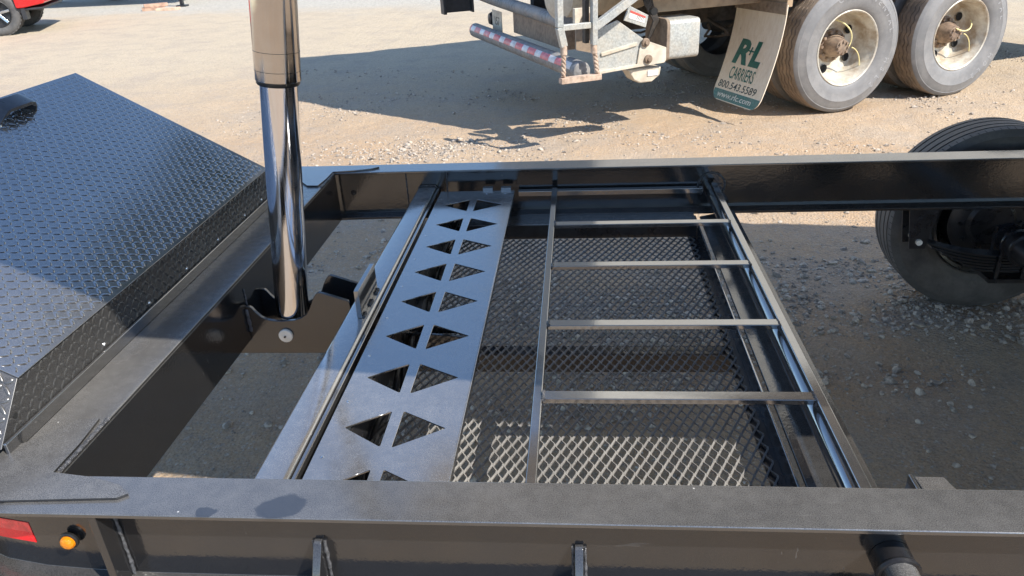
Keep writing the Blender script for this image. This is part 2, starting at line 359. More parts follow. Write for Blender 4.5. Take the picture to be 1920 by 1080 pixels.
# ------------------------------------------------------------ ground
def axis(lo, hi, fine0, fine1, d):
    a = list(np.arange(fine0, fine1, d)); s = d; p = a[-1]
    while p < hi: s = min(s * 1.12, 60); p += s; a.append(p)
    s = d; p = a[0]; b = []
    while p > lo: s = min(s * 1.12, 60); p -= s; b.append(p)
    return np.array(b[::-1] + a)
gx = axis(-420, 420, -3.6, 4.6, 0.026); gy = axis(-300, 620, 0.9, 7.4, 0.026)
X, Y = np.meshgrid(gx, gy); Z = GZ + ground_h(X, Y)
nx, ny = len(gx), len(gy)
idx = np.arange(nx * ny).reshape(ny, nx)
quads = np.stack([idx[:-1, :-1], idx[:-1, 1:], idx[1:, 1:], idx[1:, :-1]], -1).reshape(-1, 4)
def np_mesh(name, V, F, m, smooth=True):
    me = bpy.data.meshes.new(name); k = F.shape[1]
    me.vertices.add(len(V)); me.vertices.foreach_set('co', np.asarray(V, np.float32).ravel())
    me.loops.add(F.size); me.loops.foreach_set('vertex_index', F.astype(np.int32).ravel())
    me.polygons.add(len(F)); me.polygons.foreach_set('loop_start', np.arange(0, F.size, k, dtype=np.int32))
    me.polygons.foreach_set('use_smooth', np.full(len(F), smooth)); me.update(calc_edges=True); me.validate()
    me.materials.append(m); o = bpy.data.objects.new(name, me); COL.objects.link(o); return o
g = np_mesh('ground', np.stack([X, Y, Z], -1).reshape(-1, 3), quads, M_GROUND); g['kind'] = 'structure'
# loose stones
import bmesh
bm = bmesh.new(); bmesh.ops.create_icosphere(bm, subdivisions=1, radius=1.0)
IV = np.array([v.co[:] for v in bm.verts]); IF = np.array([[v.index for v in f.verts] for f in bm.faces]); bm.free()
def scatter(name, xs, ys, sizes, label):
    n = len(xs); V = np.empty((n, len(IV), 3))
    sc = np.stack([sizes * rng.uniform(0.7, 1.3, n), sizes * rng.uniform(0.6, 1.1, n), sizes * rng.uniform(0.4, 0.8, n)], -1)
    th = rng.uniform(0, 6.28, n); tl = rng.uniform(-0.5, 0.5, n)
    base = IV[None] * (1 + rng.uniform(-0.28, 0.22, (n, len(IV), 1)))
    base = base * sc[:, None, :]
    x = base[..., 0] * np.cos(tl)[:, None] - base[..., 2] * np.sin(tl)[:, None]; z = base[..., 0] * np.sin(tl)[:, None] + base[..., 2] * np.cos(tl)[:, None]
    V[..., 0] = x * np.cos(th)[:, None] - base[..., 1] * np.sin(th)[:, None] + xs[:, None]
    V[..., 1] = x * np.sin(th)[:, None] + base[..., 1] * np.cos(th)[:, None] + ys[:, None]
    V[..., 2] = z + (GZ + ground_h(xs, ys) + sizes * 0.12)[:, None]
    F = (IF[None] + (np.arange(n) * len(IV))[:, None, None]).reshape(-1, 3)
    o = np_mesh(name, V.reshape(-1, 3), F, M_STONE, False); o['kind'] = 'stuff'
    tag(o, label, 'gravel'); return o
def cluster(n, x0, x1, y0, y1, seed, thr):
    xs = rng.uniform(x0, x1, n * 4); ys = rng.uniform(y0, y1, n * 4)
    d = vnoise(xs * 1.3, ys * 1.7, seed) + 0.5 * vnoise(xs * 4, ys * 4, seed + 1)
    k = rng.random(n * 4) < np.clip((d - thr) * 2.5 + 0.12, 0.03, 1); return xs[k][:n], ys[k][:n]
xs, ys = cluster(42000, -2.6, 3.4, 1.2, 5.0, 21, 0.0)
s = np.clip(rng.lognormal(math.log(0.0058), 0.60, len(xs)), 0.003, 0.026)
xs2, ys2 = cluster(7000, -3.6, 5.5, 4.6, 9.5, 31, 0.05)
s2 = np.clip(rng.lognormal(math.log(0.0075), 0.5, len(xs2)), 0.004, 0.03)
xs3 = rng.normal(-1.1, 0.45, 1300); ys3 = rng.normal(5.75, 0.2, 1300); s3 = np.clip(rng.lognormal(math.log(0.008), 0.5, 1300), 0.005, 0.03)
scatter('loose_gravel', np.concatenate([xs, xs2, xs3]), np.concatenate([ys, ys2, ys3]), np.concatenate([s, s2, s3]),
        'loose crushed stones scattered over the sandy yard ground')

# ============================================================ DUMP TRAILER
TR = tag(empty('dump_trailer', (1.2, 1.9475, GZ)), 'glossy black dump trailer frame with mesh tray, chrome hoist cylinder and tread plate toolbox', 'trailer')
TR['note'] = ''; del TR['note']
inv = Matrix.Translation(-Vector((1.2, 1.9475, GZ)))
class PB(MB):   # part of the trailer: world coordinates in, child of the trailer's empty
    pass
def under(o):   # keep world position below a moved parent
    return o
ROOT = TR
def part(mb, name, m, parent=None, **k):
    o = mb.build(name, m, None, **k); par = parent or ROOT
    o.parent = par
    if par is ROOT: o.matrix_parent_inverse = ROOT_INV
    return o
ROOT_INV = inv
XR = 4.3
def side_rail(sgn, y0):
    """sgn=-1 near rail (outer face towards -y), +1 far rail"""
    yc = y0; path = [(XR, 0), (-0.80, 0), (-0.93, 0.004), (-1.03, 0.011), (-1.12, 0.026), (-1.2, 0.055), (-1.25, 0.09)]
    mb = MB()
    prof = [(-0.05, -0.2), (0.05, -0.2), (0.05, -0.19), (0.0035, -0.186), (0.0035, -0.0105), (-0.0035, -0.0105), (-0.0035, -0.186), (-0.05, -0.19)]
    n = len(prof); V = []; F = []
    for (x, d) in path:
        for (py, pz) in prof: V.append((x, yc - sgn * d + py, pz))
    for i in range(len(path) - 1):
        for j in range(n): F.append((i * n + j, i * n + (j + 1) % n, (i + 1) * n + (j + 1) % n, (i + 1) * n + j))
    F += [tuple(range(n)), tuple(range((len(path) - 1) * n, len(path) * n))[::-1]]
    mb.add(V, F); web = part(mb, 'side_rail', M_WEB, bevel=0.0012)
    top = MB(); yo = yc + sgn * 0.05; yi = yc - sgn * 0.05
    poly = [(XR, yi), (XR, yo), (-1.12, yo), (-1.2, yo - sgn * 0.012), (-1.25, yo - sgn * 0.04), (-1.25, yi)]
    top.prism(poly, lambda x, y: (x, y, -0.0100), lambda x, y: (x, y, 0.0))
    part(top, 'top_flange', M_RAIL, web, bevel=0.0028, seg=3)
    return web
NEAR = side_rail(-1, 0.99); NEAR['label'] = 'near side rail with dusty wiped top flange'
FAR = side_rail(1, 2.9055); FAR['label'] = 'far side rail with clean glossy web'
# gussets on the outside of the near rail
def stiffener(x, full=True):
    mb = MB(); t = 0.0075
    if full: poly = [(0.9865, -0.0105), (0.943, -0.0105), (0.943, -0.1895), (0.9865, -0.1895)]
    else: poly = [(0.9865, -0.090), (0.980, -0.0895), (0.975, -0.093), (0.9445, -0.138), (0.943, -0.143), (0.943, -0.1895), (0.9865, -0.1895)]
    mb.prism(poly, lambda y, z: (x - t, y, z), lambda y, z: (x + t, y, z))
    o = part(mb, 'gusset', M_WEB, NEAR, bevel=0.0015)
    weld(NEAR, [(x + t + 0.003, 0.984, poly[0][1] - 0.004), (x + t + 0.003, 0.984, -0.187)], 0.0035)
    weld(NEAR, [(x - t - 0.003, 0.984, poly[0][1] - 0.004), (x - t - 0.003, 0.984, -0.187)], 0.003)
for x, f in ((-0.855, True), (-0.472, False), (-0.006, False), (0.93, False), (1.4, True)): stiffener(x, f)
# marker light and reflective tape on the near rail
mb = MB(); mb.lathe([(0.0, 0.002), (0.0150, 0.002), (0.0180, 0.000), (0.0180, -0.004), (0.0150, -0.006), (0.0, -0.006)], (-0.949, 0.980, -0.1045), (0, -1, 0), 40); part(mb, 'grommet', M_SEAL, NEAR)
mb = MB(); mb.lathe([(0.0, 0.0095), (0.005, 0.0093), (0.009, 0.0084), (0.012, 0.0064), (0.0134, 0.004), (0.0140, 0.001), (0.0140, -0.002)], (-0.9495, 0.978, -0.1055), (0, -1, 0), 40); part(mb, 'marker_light', M_AMBER, NEAR)
def tape_strip(z0, z1, m, xa=-1.24, xb=-1.032):
    def yo(x):
        P = [(-0.93, .004), (-1.03, .011), (-1.12, .026), (-1.2, .055), (-1.25, .09)]
        for (a, da), (b, db) in zip(P, P[1:]):
            if b <= x <= a: return 0.9865 + da + (db - da) * (a - x) / (a - b) - 0.0012
        return 0.9865
    xs_ = np.linspace(xa, xb, 12); V = []; F = []
    for x in xs_: V += [(x, yo(x), z0), (x, yo(x), z1), (x, yo(x) + 0.001, z0), (x, yo(x) + 0.001, z1)]
    for i in range(11):
        a = i * 4; b = a + 4; F += [(a, b, b + 1, a + 1), (a + 2, a + 3, b + 3, b + 2), (a + 1, b + 1, b + 3, a + 3), (a, a + 2, b + 2, b)]
    F += [(0, 1, 3, 2), (44, 46, 47, 45)]
    mb = MB(); mb.add(V, F); part(mb, 'reflective_tape', m, NEAR)
tape_strip(-0.127, -0.103, M_TAPE_NEW); tape_strip(-0.1029, -0.078, M_TAPE_PINK)

# front crossmember
FC = part(MB().box(-0.984, -0.976, 1.041, 2.855, -0.200, -0.0085), 'front_crossmember', M_WEB, bevel=0.002)
part(MB().box(-1.106, -0.976, 1.0405, 2.8555, -0.008, 0.0), 'top_plate', M_FRONT, FC, bevel=0.004, seg=3)
part(MB().box(-1.112, -1.104, 1.09, 2.80, -0.002, 0.030), 'upright_lip', M_BAR, FC, bevel=0.003)
part(MB().box(-1.25, -1.116, 1.0405, 2.855, -0.012, -0.004), 'tongue_plate', M_FRONT, FC, bevel=0.002)
def corner_plate(sg):
    f = (lambda y: y) if sg > 0 else (lambda y: 2 * 1.9475 - y)
    p = [(-1.22, .962), (-1.15, .957), (-0.822, .976), (-0.806, .988), (-0.835, 1.010), (-0.90, 1.030), (-0.983, 1.0415), (-0.984, 1.13), (-0.992, 1.210), (-1.035, 1.207), (-1.060, 1.175), (-1.085, 1.14), (-1.118, 1.112), (-1.22, 1.09)]
    mb = MB(); mb.prism(p if sg > 0 else p[::-1], lambda x, y: (x, f(y), 0.0006), lambda x, y: (x, f(y), 0.0062))
    o = part(mb, 'corner_plate', M_FRONT if sg > 0 else M_RAIL, NEAR if sg > 0 else FAR, bevel=0.001)
    weld(FC, [(-0.978, f(1.05), 0.0), (-0.978, f(1.215), 0.0)], 0.0042)
corner_plate(1); corner_plate(-1)
# weld seams on the far web
for x in (-0.945, -0.70, -0.535): weld(FAR, [(x, 2.9015, -0.012), (x, 2.9015, -0.186)], 0.0028)
mb = MB(); mb.lathe([(0, .004), (.011, .004), (.012, 0), (.012, -.004)], (-0.925, 2.899, -0.098), (0, -1, 0), 24); part(mb, 'bolt', M_UNDER, FAR)
weld(FC, [(-0.9745, 1.9, -0.04), (-0.9745, 1.9, -0.19)], 0.002)

# cross tube with stop bracket
CT = part(MB().prism(rounded(-0.652, -0.578, -0.16, -0.078, 0.010), lambda x, z: (x, 1.0, z), lambda x, z: (x, 2.893, z)), 'cross_tube', M_PANEL, sharp=25)
part(MB().box(-0.5765, -0.5655, 1.0, 2.893, -0.15, -0.085), 'edge_angle', M_BAR, CT, bevel=0.003)
weld(CT, [(-0.652, 2.897, -0.085), (-0.645, 2.897, -0.0755), (-0.585, 2.897, -0.0755), (-0.575, 2.897, -0.085)], 0.0035)
part(MB().box(-0.611, -0.597, 1.785, 1.965, -0.0775, 0.006), 'stop_bracket', M_BAR, CT, bevel=0.0015)
for ya, yb in ((1.79, 1.815), (1.86, 1.89), (1.935, 1.96)): weld(CT, [(-0.594, ya, -0.0755), (-0.594, yb, -0.0755)], 0.004)
# hoist cradle: two plates across the middle
HC = part(MB().box(-0.65, 0.455, 1.915, 1.965, -0.335, -0.272), 'hoist_beam', M_UNDER, bevel=0.003)
pl = [(-1.06, -0.25), (-1.06, -0.2035), (-0.9755, -0.2035), (-0.9755, -0.092), (-0.962, -0.092), (-0.956, -0.097), (-0.946, -0.112), (-0.933, -0.127), (-0.915, -0.136), (-0.895, -0.140), (-0.871, -0.141), (-0.835, -0.138), (-0.812, -0.130), (-0.794, -0.117), (-0.782, -0.098), (-0.772, -0.076), (-0.764, -0.062), (-0.756, -0.052), (-0.748, -0.048), (-0.742, -0.049), (-0.665, -0.076), (-0.662, -0.082), (-0.655, -0.165), (-0.56, -0.175), (-0.30, -0.2), (-0.30, -0.25)]
for y in (1.885, 2.000):
    mb = MB(); mb.prism(pl, lambda x, z: (x, y + 0.011, z), lambda x, z: (x, y, z)); o = part(mb, 'cradle_plate', M_WEB, HC, bevel=0.0016)
part(MB().tube([(-0.868, 1.888, -0.187), (-0.868, 2.03, -0.187)], 0.012, 20), 'pivot_pin', M_UNDER, HC)
mb = MB(); mb.lathe([(0, .010), (.004, .010), (.005, .0085), (.019, .0085), (.021, .0065), (.021, 0), (0, 0)], (-0.868, 1.8845, -0.187), (0, -1, 0), 40); part(mb, 'washer', M_WASH, HC)
mb = MB(); mb.lathe([(0, .0135), (.0035, .0135), (.0035, .010)], (-0.868, 1.8845, -0.187), (0, -1, 0), 6); part(mb, 'grease_nipple', M_UNDER, HC)
weld(HC, [(-0.972, 1.884, -0.10), (-0.971, 1.884, -0.175)], 0.005)
# telescopic hydraulic cylinder
a0 = Vector((-0.864, 1.9475, -0.15)); dr = Vector((-0.7535, 1.9475, 0.734)) - a0; dr.normalize()
HY = part(MB().tube([a0 - dr * 0.02, a0 + dr * 0.015], 0.030, 24), 'hydraulic_cylinder', M_UNDER)
mb = MB(); mb.lathe([(0.0, 0), (.042, 0), (.0485, .008), (.0485, .69), (0, .69)], a0, dr, 96); part(mb, 'inner_stage', M_CHROME, HY)
zt = 0.688
mb = MB(); mb.lathe([(.0487, zt - .003), (.053, zt - .003), (.0555, zt + .001), (.0555, zt + .008), (.0487, zt + .008)], a0, dr, 96); part(mb, 'wiper_seal', M_SEAL, HY)
mb = MB(); mb.lathe([(.0488, zt + .0085), (.0578, zt + .0085), (.0583, zt + .0092), (.0583, 1.32), (0, 1.32)], a0, dr, 96); part(mb, 'outer_stage', M_CHROME2, HY)
for q in (0.034, 0.082):
    mb = MB(); mb.lathe([(.0580, zt + q), (.0586, zt + q), (.0586, zt + q + .0012), (.0580, zt + q + .0012)], a0, dr, 96); part(mb, 'score_ring', M_UNDER, HY)
mb = MB(); mb.lathe([(.0588, 1.315), (.070, 1.315), (.070, 1.62), (0, 1.62)], a0, dr, 48); part(mb, 'cylinder_barrel', M_UNDER, HY)

# perforated panel
holes = []
for i in range(9):
    yc = 1.102 + i * 0.1968
    a = yc + 0.0; L = [(-0.5115, a + 0.001), (-0.5065, a - 0.004), (-0.4215, a - 0.0625), (-0.4185, a - 0.0625), (-0.4175, a - 0.060), (-0.4185, a + 0.058), (-0.421, a + 0.0605), (-0.424, a + 0.0600)]
    Rr = [(-0.2895, a), (-0.2915, a + 0.003), (-0.389, a + 0.0605), (-0.3925, a + 0.060), (-0.3935, a + 0.057), (-0.3935, a - 0.062), (-0.3915, a - 0.0655), (-0.388, a - 0.0640)]
    if a - 0.07 < 1.045:
        pass
    holes += [L, Rr]
PP = curve_plate('perforated_panel', [(-0.549, 1.035), (-0.2585, 1.035), (-0.2585, 2.835), (-0.549, 2.835)], [[(x, y) for x, y in h] for h in holes if min(q[1] for q in h) > 1.036], 0.003, M_PANEL, None, (0, 0, -0.0825))
PP.parent = ROOT; PP.matrix_parent_inverse = ROOT_INV; PP['label'] = 'glossy panel with rows of triangular cut-outs'
part(MB().box(-0.2582, -0.2552, 1.036, 2.834, -0.099, -0.0805), 'edge_lip', M_PANEL, PP, bevel=0.001)
for i in range(9):
    y = 1.002 + i * 0.1968
    if y < 1.04: continue
    mb = MB(); mb.lathe([(0, .0022), (.0018, .0021), (.0036, .0012), (.0042, 0)], (-0.530, y + 0.0, -0.0806), (0, 0, 1), 12); part(mb, 'rivet', M_RIVET, PP)
for x in (-0.362, -0.29):
    mb = MB(); mb.lathe([(0, .0022), (.0018, .0021), (.0036, .0012), (.0042, 0)], (x, 2.80, -0.0806), (0, 0, 1), 12); part(mb, 'rivet', M_RIVET, PP)
    part(MB().box(x - 0.02, x + 0.02, 2.8355, 2.86, -0.09, -0.070), 'mounting_tab', M_BAR, PP, bevel=0.001)
# hose and tray wall under the panel
TY = part(MB().box(-0.505, -0.499, 1.05, 2.80, -0.258, -0.095), 'tray_wall', M_UNDER, bevel=0.001); TY['label'] = 'dark tray wall below the cut-out panel'
def wob(n, y0, y1, x, z, ax, az, f, ph): return [(x + ax * math.sin(f * i / n + ph), y0 + (y1 - y0) * i / n, z + az * math.cos(f * 1.3 * i / n + ph)) for i in range(n + 1)]
for ph in (0, 1.3, 2.6): part(MB().tube(wob(60, 1.06, 2.8, -0.478, -0.205, 0.012, 0.018, 22, ph), 0.008, 8), 'hydraulic_hose', M_UNDER, TY)

# storage rack of square bars
RK = part(MB().box(-0.109, -0.0875, 1.02, 2.855, -0.1, -0.0785), 'rack_bar', M_BAR, bevel=0.003); RK['label'] = 'long square bar of the rack'
for y in (2.4665, 2.125, 1.754, 1.421):
    part(MB().box(-0.0873, 0.5075, y - 0.015, y + 0.017, -0.090, -0.0765), 'crossbar', M_BAR, RK, bevel=0.0018)
    weld(RK, [(-0.0855, y - 0.017, -0.0775), (-0.0855, y + 0.019, -0.0775)], 0.0042, 0.003); weld(RK, [(0.5078, y - 0.016, -0.0790), (0.5078, y + 0.018, -0.0790)], 0.0045, 0.003); weld(RK, [(0.5075, y - 0.017, -0.092), (0.5075, y - 0.017, -0.079)], 0.004, 0.003)
part(MB().box(-0.245, 0.480, 2.862, 2.888, -0.118, -0.0945), 'end_bar', M_BAR, RK, bevel=0.003)
part(MB().box(0.5080, 0.5315, 0.998, 2.872, -0.0955, -0.0760), 'rack_bar', M_BAR, RK, bevel=0.004, seg=3)
# pivot pipe through both rails
PV = part(MB().tube([(0.521, 0.99, -0.1235), (0.521, 2.96, -0.1235)], 0.0275, 40), 'pivot_pipe', M_BAR)
part(MB().tube([(0.515, 0.62, -0.100), (0.515, 0.985, -0.100)], 0.0300, 40), 'outer_stub', M_FRONT, PV)
part(MB().tube([(0.515, 0.952, -0.100), (0.515, 0.9855, -0.100)], 0.0335, 40), 'sleeve', M_UNDER, PV)
mb = MB(); mb.lathe([(.030, -.004), (.035, -.004), (.037, 0), (.035, .005), (.030, .005)], (0.515, 0.946, -0.100), (0, -1, 0), 40, closed=True); part(mb, 'collar', M_UNDER, PV)
weld(PV, [(0.516 + 0.052 * math.cos(t), 2.9005, -0.098 + 0.052 * math.sin(t)) for t in np.linspace(-0.6, 3.9, 30)], 0.0045)
mb = MB(); mb.lathe([(.027, 0), (.05, 0), (.05, .003), (.027, .003)], (0.516, 2.9015, -0.100), (0, -1, 0), 40); part(mb, 'weld_flange', M_WEB, PV)
# mesh tray
TF = part(MB().prism([(0.470, -0.216), (0.60, -0.190), (0.60, -0.182), (0.470, -0.208)], lambda x, z: (x, 1.045, z), lambda x, z: (x, 2.85, z)), 'tray_crossmember', M_WEB, bevel=0.002)
part(MB().box(0.53, 0.538, 1.05, 2.85, -0.33, -0.2135), 'crossmember_web', M_WEB, TF)
part(MB().box(0.449, 0.455, 1.05, 2.85, -0.262, -0.203), 'tray_angle', M_BAR, TF, bevel=0.002)
part(MB().box(0.415, 0.4487, 1.05, 2.85, -0.262, -0.257), 'tray_angle', M_UNDER, TF)
part(MB().box(-0.50, 0.448, 2.765, 2.858, -0.205, -0.199), 'tray_angle', M_PANEL, TF, bevel=0.002)
part(MB().box(-0.50, 0.448, 2.755, 2.761, -0.256, -0.20), 'tray_angle', M_UNDER, TF, bevel=0.001)
def expanded():
    S, L = 0.0262, 0.0500; x0, x1, y0, y1, z = -0.482, 0.442, 1.06, 2.753, -0.2515
    ni = int((x1 - x0) / (S / 2)); nj = int((y1 - y0) / (L / 2)); mb = MB(); V = []; F = []
    tw = 0.0021; th = 0.0023
    for i in range(ni):
        pts = []
        for j in range(nj + 1):
            x = x0 + (i + ((i + j) % 2)) * S / 2; y = y0 + j * L / 2
            side = 1 if (i + j) % 2 else -1
            x -= side * tw * 0.75
            pts.append((x, y - L * 0.07, side)); pts.append((x, y + L * 0.07, side))
        base = len(V)
        for k, (x, y, sd) in enumerate(pts):
            zz = z + (0.0016 if sd > 0 else -0.0016)
            V += [(x - tw, y, zz - th * 0.2), (x + tw, y, zz - th), (x + tw, y, zz + th * 0.2 + 0.0012), (x - tw, y, zz + th + 0.0012)]
        for k in range(len(pts) - 1):
            a = base + 4 * k; b = a + 4
            for q in range(4): F.append((a + q, a + (q + 1) % 4, b + (q + 1) % 4, b + q))
    mb.add(V, F); return mb
part(expanded(), 'expanded_mesh', M_MESH, TF, sharp=30)
# bracket just behind the near rail on the right
part(MB().prism([(0.603, 1.055), (0.668, 1.055), (0.651, 1.128), (0.598, 1.128)], lambda x, y: (x, y, -0.056), lambda x, y: (x, y, -0.048)), 'bracket_tab', M_FRONT, bevel=0.003)
part(MB().box(0.590, 0.597, 1.042, 1.132, -0.15, -0.046), 'bracket_tab', M_BAR, bevel=0.002)

# toolbox with tread plate
YF, YN = 2.525, 1.185; XB = -1.113
sx, sz = -0.865, 0.502; LID = 0.69; Z0 = 0.126
def lid(s, y, h=0.0): return (XB + s * sx + h * 0.502, y, Z0 + s * sz + h * 0.865)
bx = MB(); b1 = lid(0, 0); b2 = lid(LID, 0)
V = [(XB, YN - 0.10, 0.02), (XB, YF, 0.02), (b2[0], YF, 0.02), (b2[0], YN - 0.40, 0.02), (b1[0], YN, b1[2] - 0.004), (b1[0], YF, b1[2] - 0.004), (b2[0], YF, b2[2] - 0.004), (b2[0], YN, b2[2] - 0.004)]
bx.add(V, [(0, 1, 5, 4), (1, 2, 6, 5), (2, 3, 7, 6), (3, 0, 4, 7), (4, 5, 6, 7), (3, 2, 1, 0)])
TB = part(bx, 'toolbox', M_CHKF, bevel=0.0015); TB['label'] = 'black tread plate toolbox with sloping lid'
lm = MB(); lm.prism([(-0.006, YN - 0.004), (LID + 0.012, YN - 0.004), (LID + 0.012, YF + 0.006), (-0.006, YF + 0.006)], lambda s, y: lid(s, y, -0.003), lambda s, y: lid(s, y, 0.001))
LD = part(lm, 'lid', M_CHK, TB, bevel=0.001)
def lugs(name, parent, fmap, u0, u1, v0, v1, keep=lambda u, v: True, p=0.0187, h=0.0012, q=0.0192, flip=False):
    V = []; F = []; K = 10
    for i in range(int((u1 - u0) / p) + 1):
        for j in range(int((v1 - v0) / q) + 1):
            u = u0 + i * p; v = v0 + j * q
            if u > u1 or v > v1 or not keep(u, v): continue
            A = ((i + j) % 2 == 0) ^ flip; d = math.radians(45 if A else -45); cu, su = math.cos(d), math.sin(d)
            b = len(V)
            for (ra, rb, hh) in ((0.0114, 0.0050, -0.0002), (0.0090, 0.0034, h * 0.85), (0.004, 0.0010, h)):
                for k in range(K):
                    t = 2 * math.pi * k / K; a = ra * math.cos(t); c = rb * math.sin(t)
                    V.append(fmap(u + a * cu - c * su, v + a * su + c * cu, hh))
            for r in range(2):
                for k in range(K):
                    F.append((b + r * K + k, b + r * K + (k + 1) % K, b + (r + 1) * K + (k + 1) % K, b + (r + 1) * K + k))
            F.append(tuple(b + 2 * K + k for k in range(K)))
    me = bpy.data.meshes.new(name); me.from_pydata(V, [], F); me.materials.append(M_CHK if parent is LD else M_CHKF)
    me.polygons.foreach_set('use_smooth', [True] * len(me.polygons)); me.update()
    o = bpy.data.objects.new(name, me); COL.objects.link(o); o.parent = parent; o['kind'] = 'stuff'; return o
lugs('raised_tread', LD, lambda s, y, h: lid(s, y, h + 0.001), 0.0125, LID, YN + 0.012, YF - 0.008)
lugs('raised_tread', TB, lambda z, y, h: (XB + h, y, z), 0.034, 0.118, YN - 0.05, YF - 0.01, keep=lambda z, y: y > YN - 0.10 * (0.126 - z) / 0.106 + 0.012)
EDR = Vector((0, -0.69, -0.724)); ENR = Vector((sx, 0, sz)).cross(EDR).normalized(); ENR = ENR if ENR.y < 0 else -ENR
lugs('raised_tread', TB, lambda s_, w_, h: tuple(Vector(lid(s_, YN, -0.004)) + EDR * w_ + ENR * (h + 0.0015)), 0.012, LID, 0.014, 0.60, keep=lambda s_, w_: w_ < (0.09 + 0.5 * s_) / 0.724)
# handle on the lid
hm = MB(); hp = []
for y, hh in ((2.012, 0.0), (2.022, 0.018), (2.038, 0.036), (2.052, 0.040), (2.142, 0.040), (2.160, 0.036), (2.174, 0.018), (2.178, 0.0)): hp.append((y, hh))
V = []; F = []
for i, (y, hh) in enumerate(hp):
    n_ = (0.0 if i == 0 else hp[i][1] - hp[i - 1][1])
    hi = max(0.0, hh - 0.011); yi2 = y + (0.010 if i < 3 else (-0.010 if i > 4 else 0.0))
    V += [lid(0.605, y, hh), lid(0.657, y, hh), lid(0.657, yi2, hi if 1 < i < 6 else max(0, hh)), lid(0.605, yi2, hi if 1 < i < 6 else max(0, hh))]
for i in range(len(hp) - 1):
    a = 4 * i; b = a + 4
    for k in range(4): F.append((a + k, a + (k + 1) % 4, b + (k + 1) % 4, b + k))
F += [(0, 1, 2, 3), (28, 31, 30, 29)]
hm.add(V, F); part(hm, 'handle', M_HANDLE, LD, bevel=0.0025)
for yy in (2.00, 1.2): 
    mb = MB(); mb.lathe([(0, .005), (.004, .0045), (.006, .002), (.006, 0)], lid(0.60, yy + .0, 0.001), (0.502, 0, 0.865), 12); part(mb, 'lid_bolt', M_RIVET, LD)
for i, y in enumerate((1.45, 1.66, 1.87, 2.08, 2.29, 2.44)):
    mb = MB(); mb.lathe([(0, .004), (.003, .0035), (.005, .001), (.005, 0)], (XB, y, 0.040), (1, 0, 0), 10); part(mb, 'rivet', M_RIVET, TB)
mb = MB(); mb.lathe([(0, .0012), (.006, .0012), (.006, 0)], (XB, 1.145, 0.058), (1, 0, 0), 14); part(mb, 'bolt_hole', M_HOLE, TB)

# raised dump bed above the frame (its floor, sides and headboard shade the frame)
TH = math.radians(15.6); HX, HZ = 4.0, 0.10
def bed(t, y, h): return (HX - t * math.cos(TH) + h * math.sin(TH), y, HZ + t * math.sin(TH) + h * math.cos(TH))
LB = 4.95; y0b, y1b = 0.862, 3.033
def bedbox(t0, t1, ya, yb, h0, h1):
    mb = MB(); V = [bed(t, y, h) for h in (h0, h1) for y in (ya, yb) for t in (t0, t1)]
    return mb.add(V, [(0, 2, 3, 1), (4, 5, 7, 6), (0, 1, 5, 4), (2, 6, 7, 3), (0, 4, 6, 2), (1, 3, 7, 5)])
BD = part(bedbox(0, LB, y0b, y1b, 0, 0.006), 'dump_bed', M_BAR)
part(bedbox(0, LB, y0b, y0b + 0.05, 0.0065, 0.72), 'side_wall', M_BAR, BD); part(bedbox(0, LB, y1b - 0.05, y1b, 0.0065, 0.72), 'side_wall', M_BAR, BD)
part(bedbox(LB - 0.05, LB, y0b + 0.051, y1b - 0.051, 0.0065, 0.72), 'headboard', M_BAR, BD)
for k in range(11): part(bedbox(0.25 + k * 0.45, 0.30 + k * 0.45, y0b + 0.25, y1b - 0.25, -0.075, -0.0005), 'floor_crossmember', M_BAR, BD)
for yy in (1.55, 2.28): part(bedbox(0.0, LB - 0.1, yy, yy + 0.08, -0.2, -0.0755), 'bed_runner', M_BAR, BD)

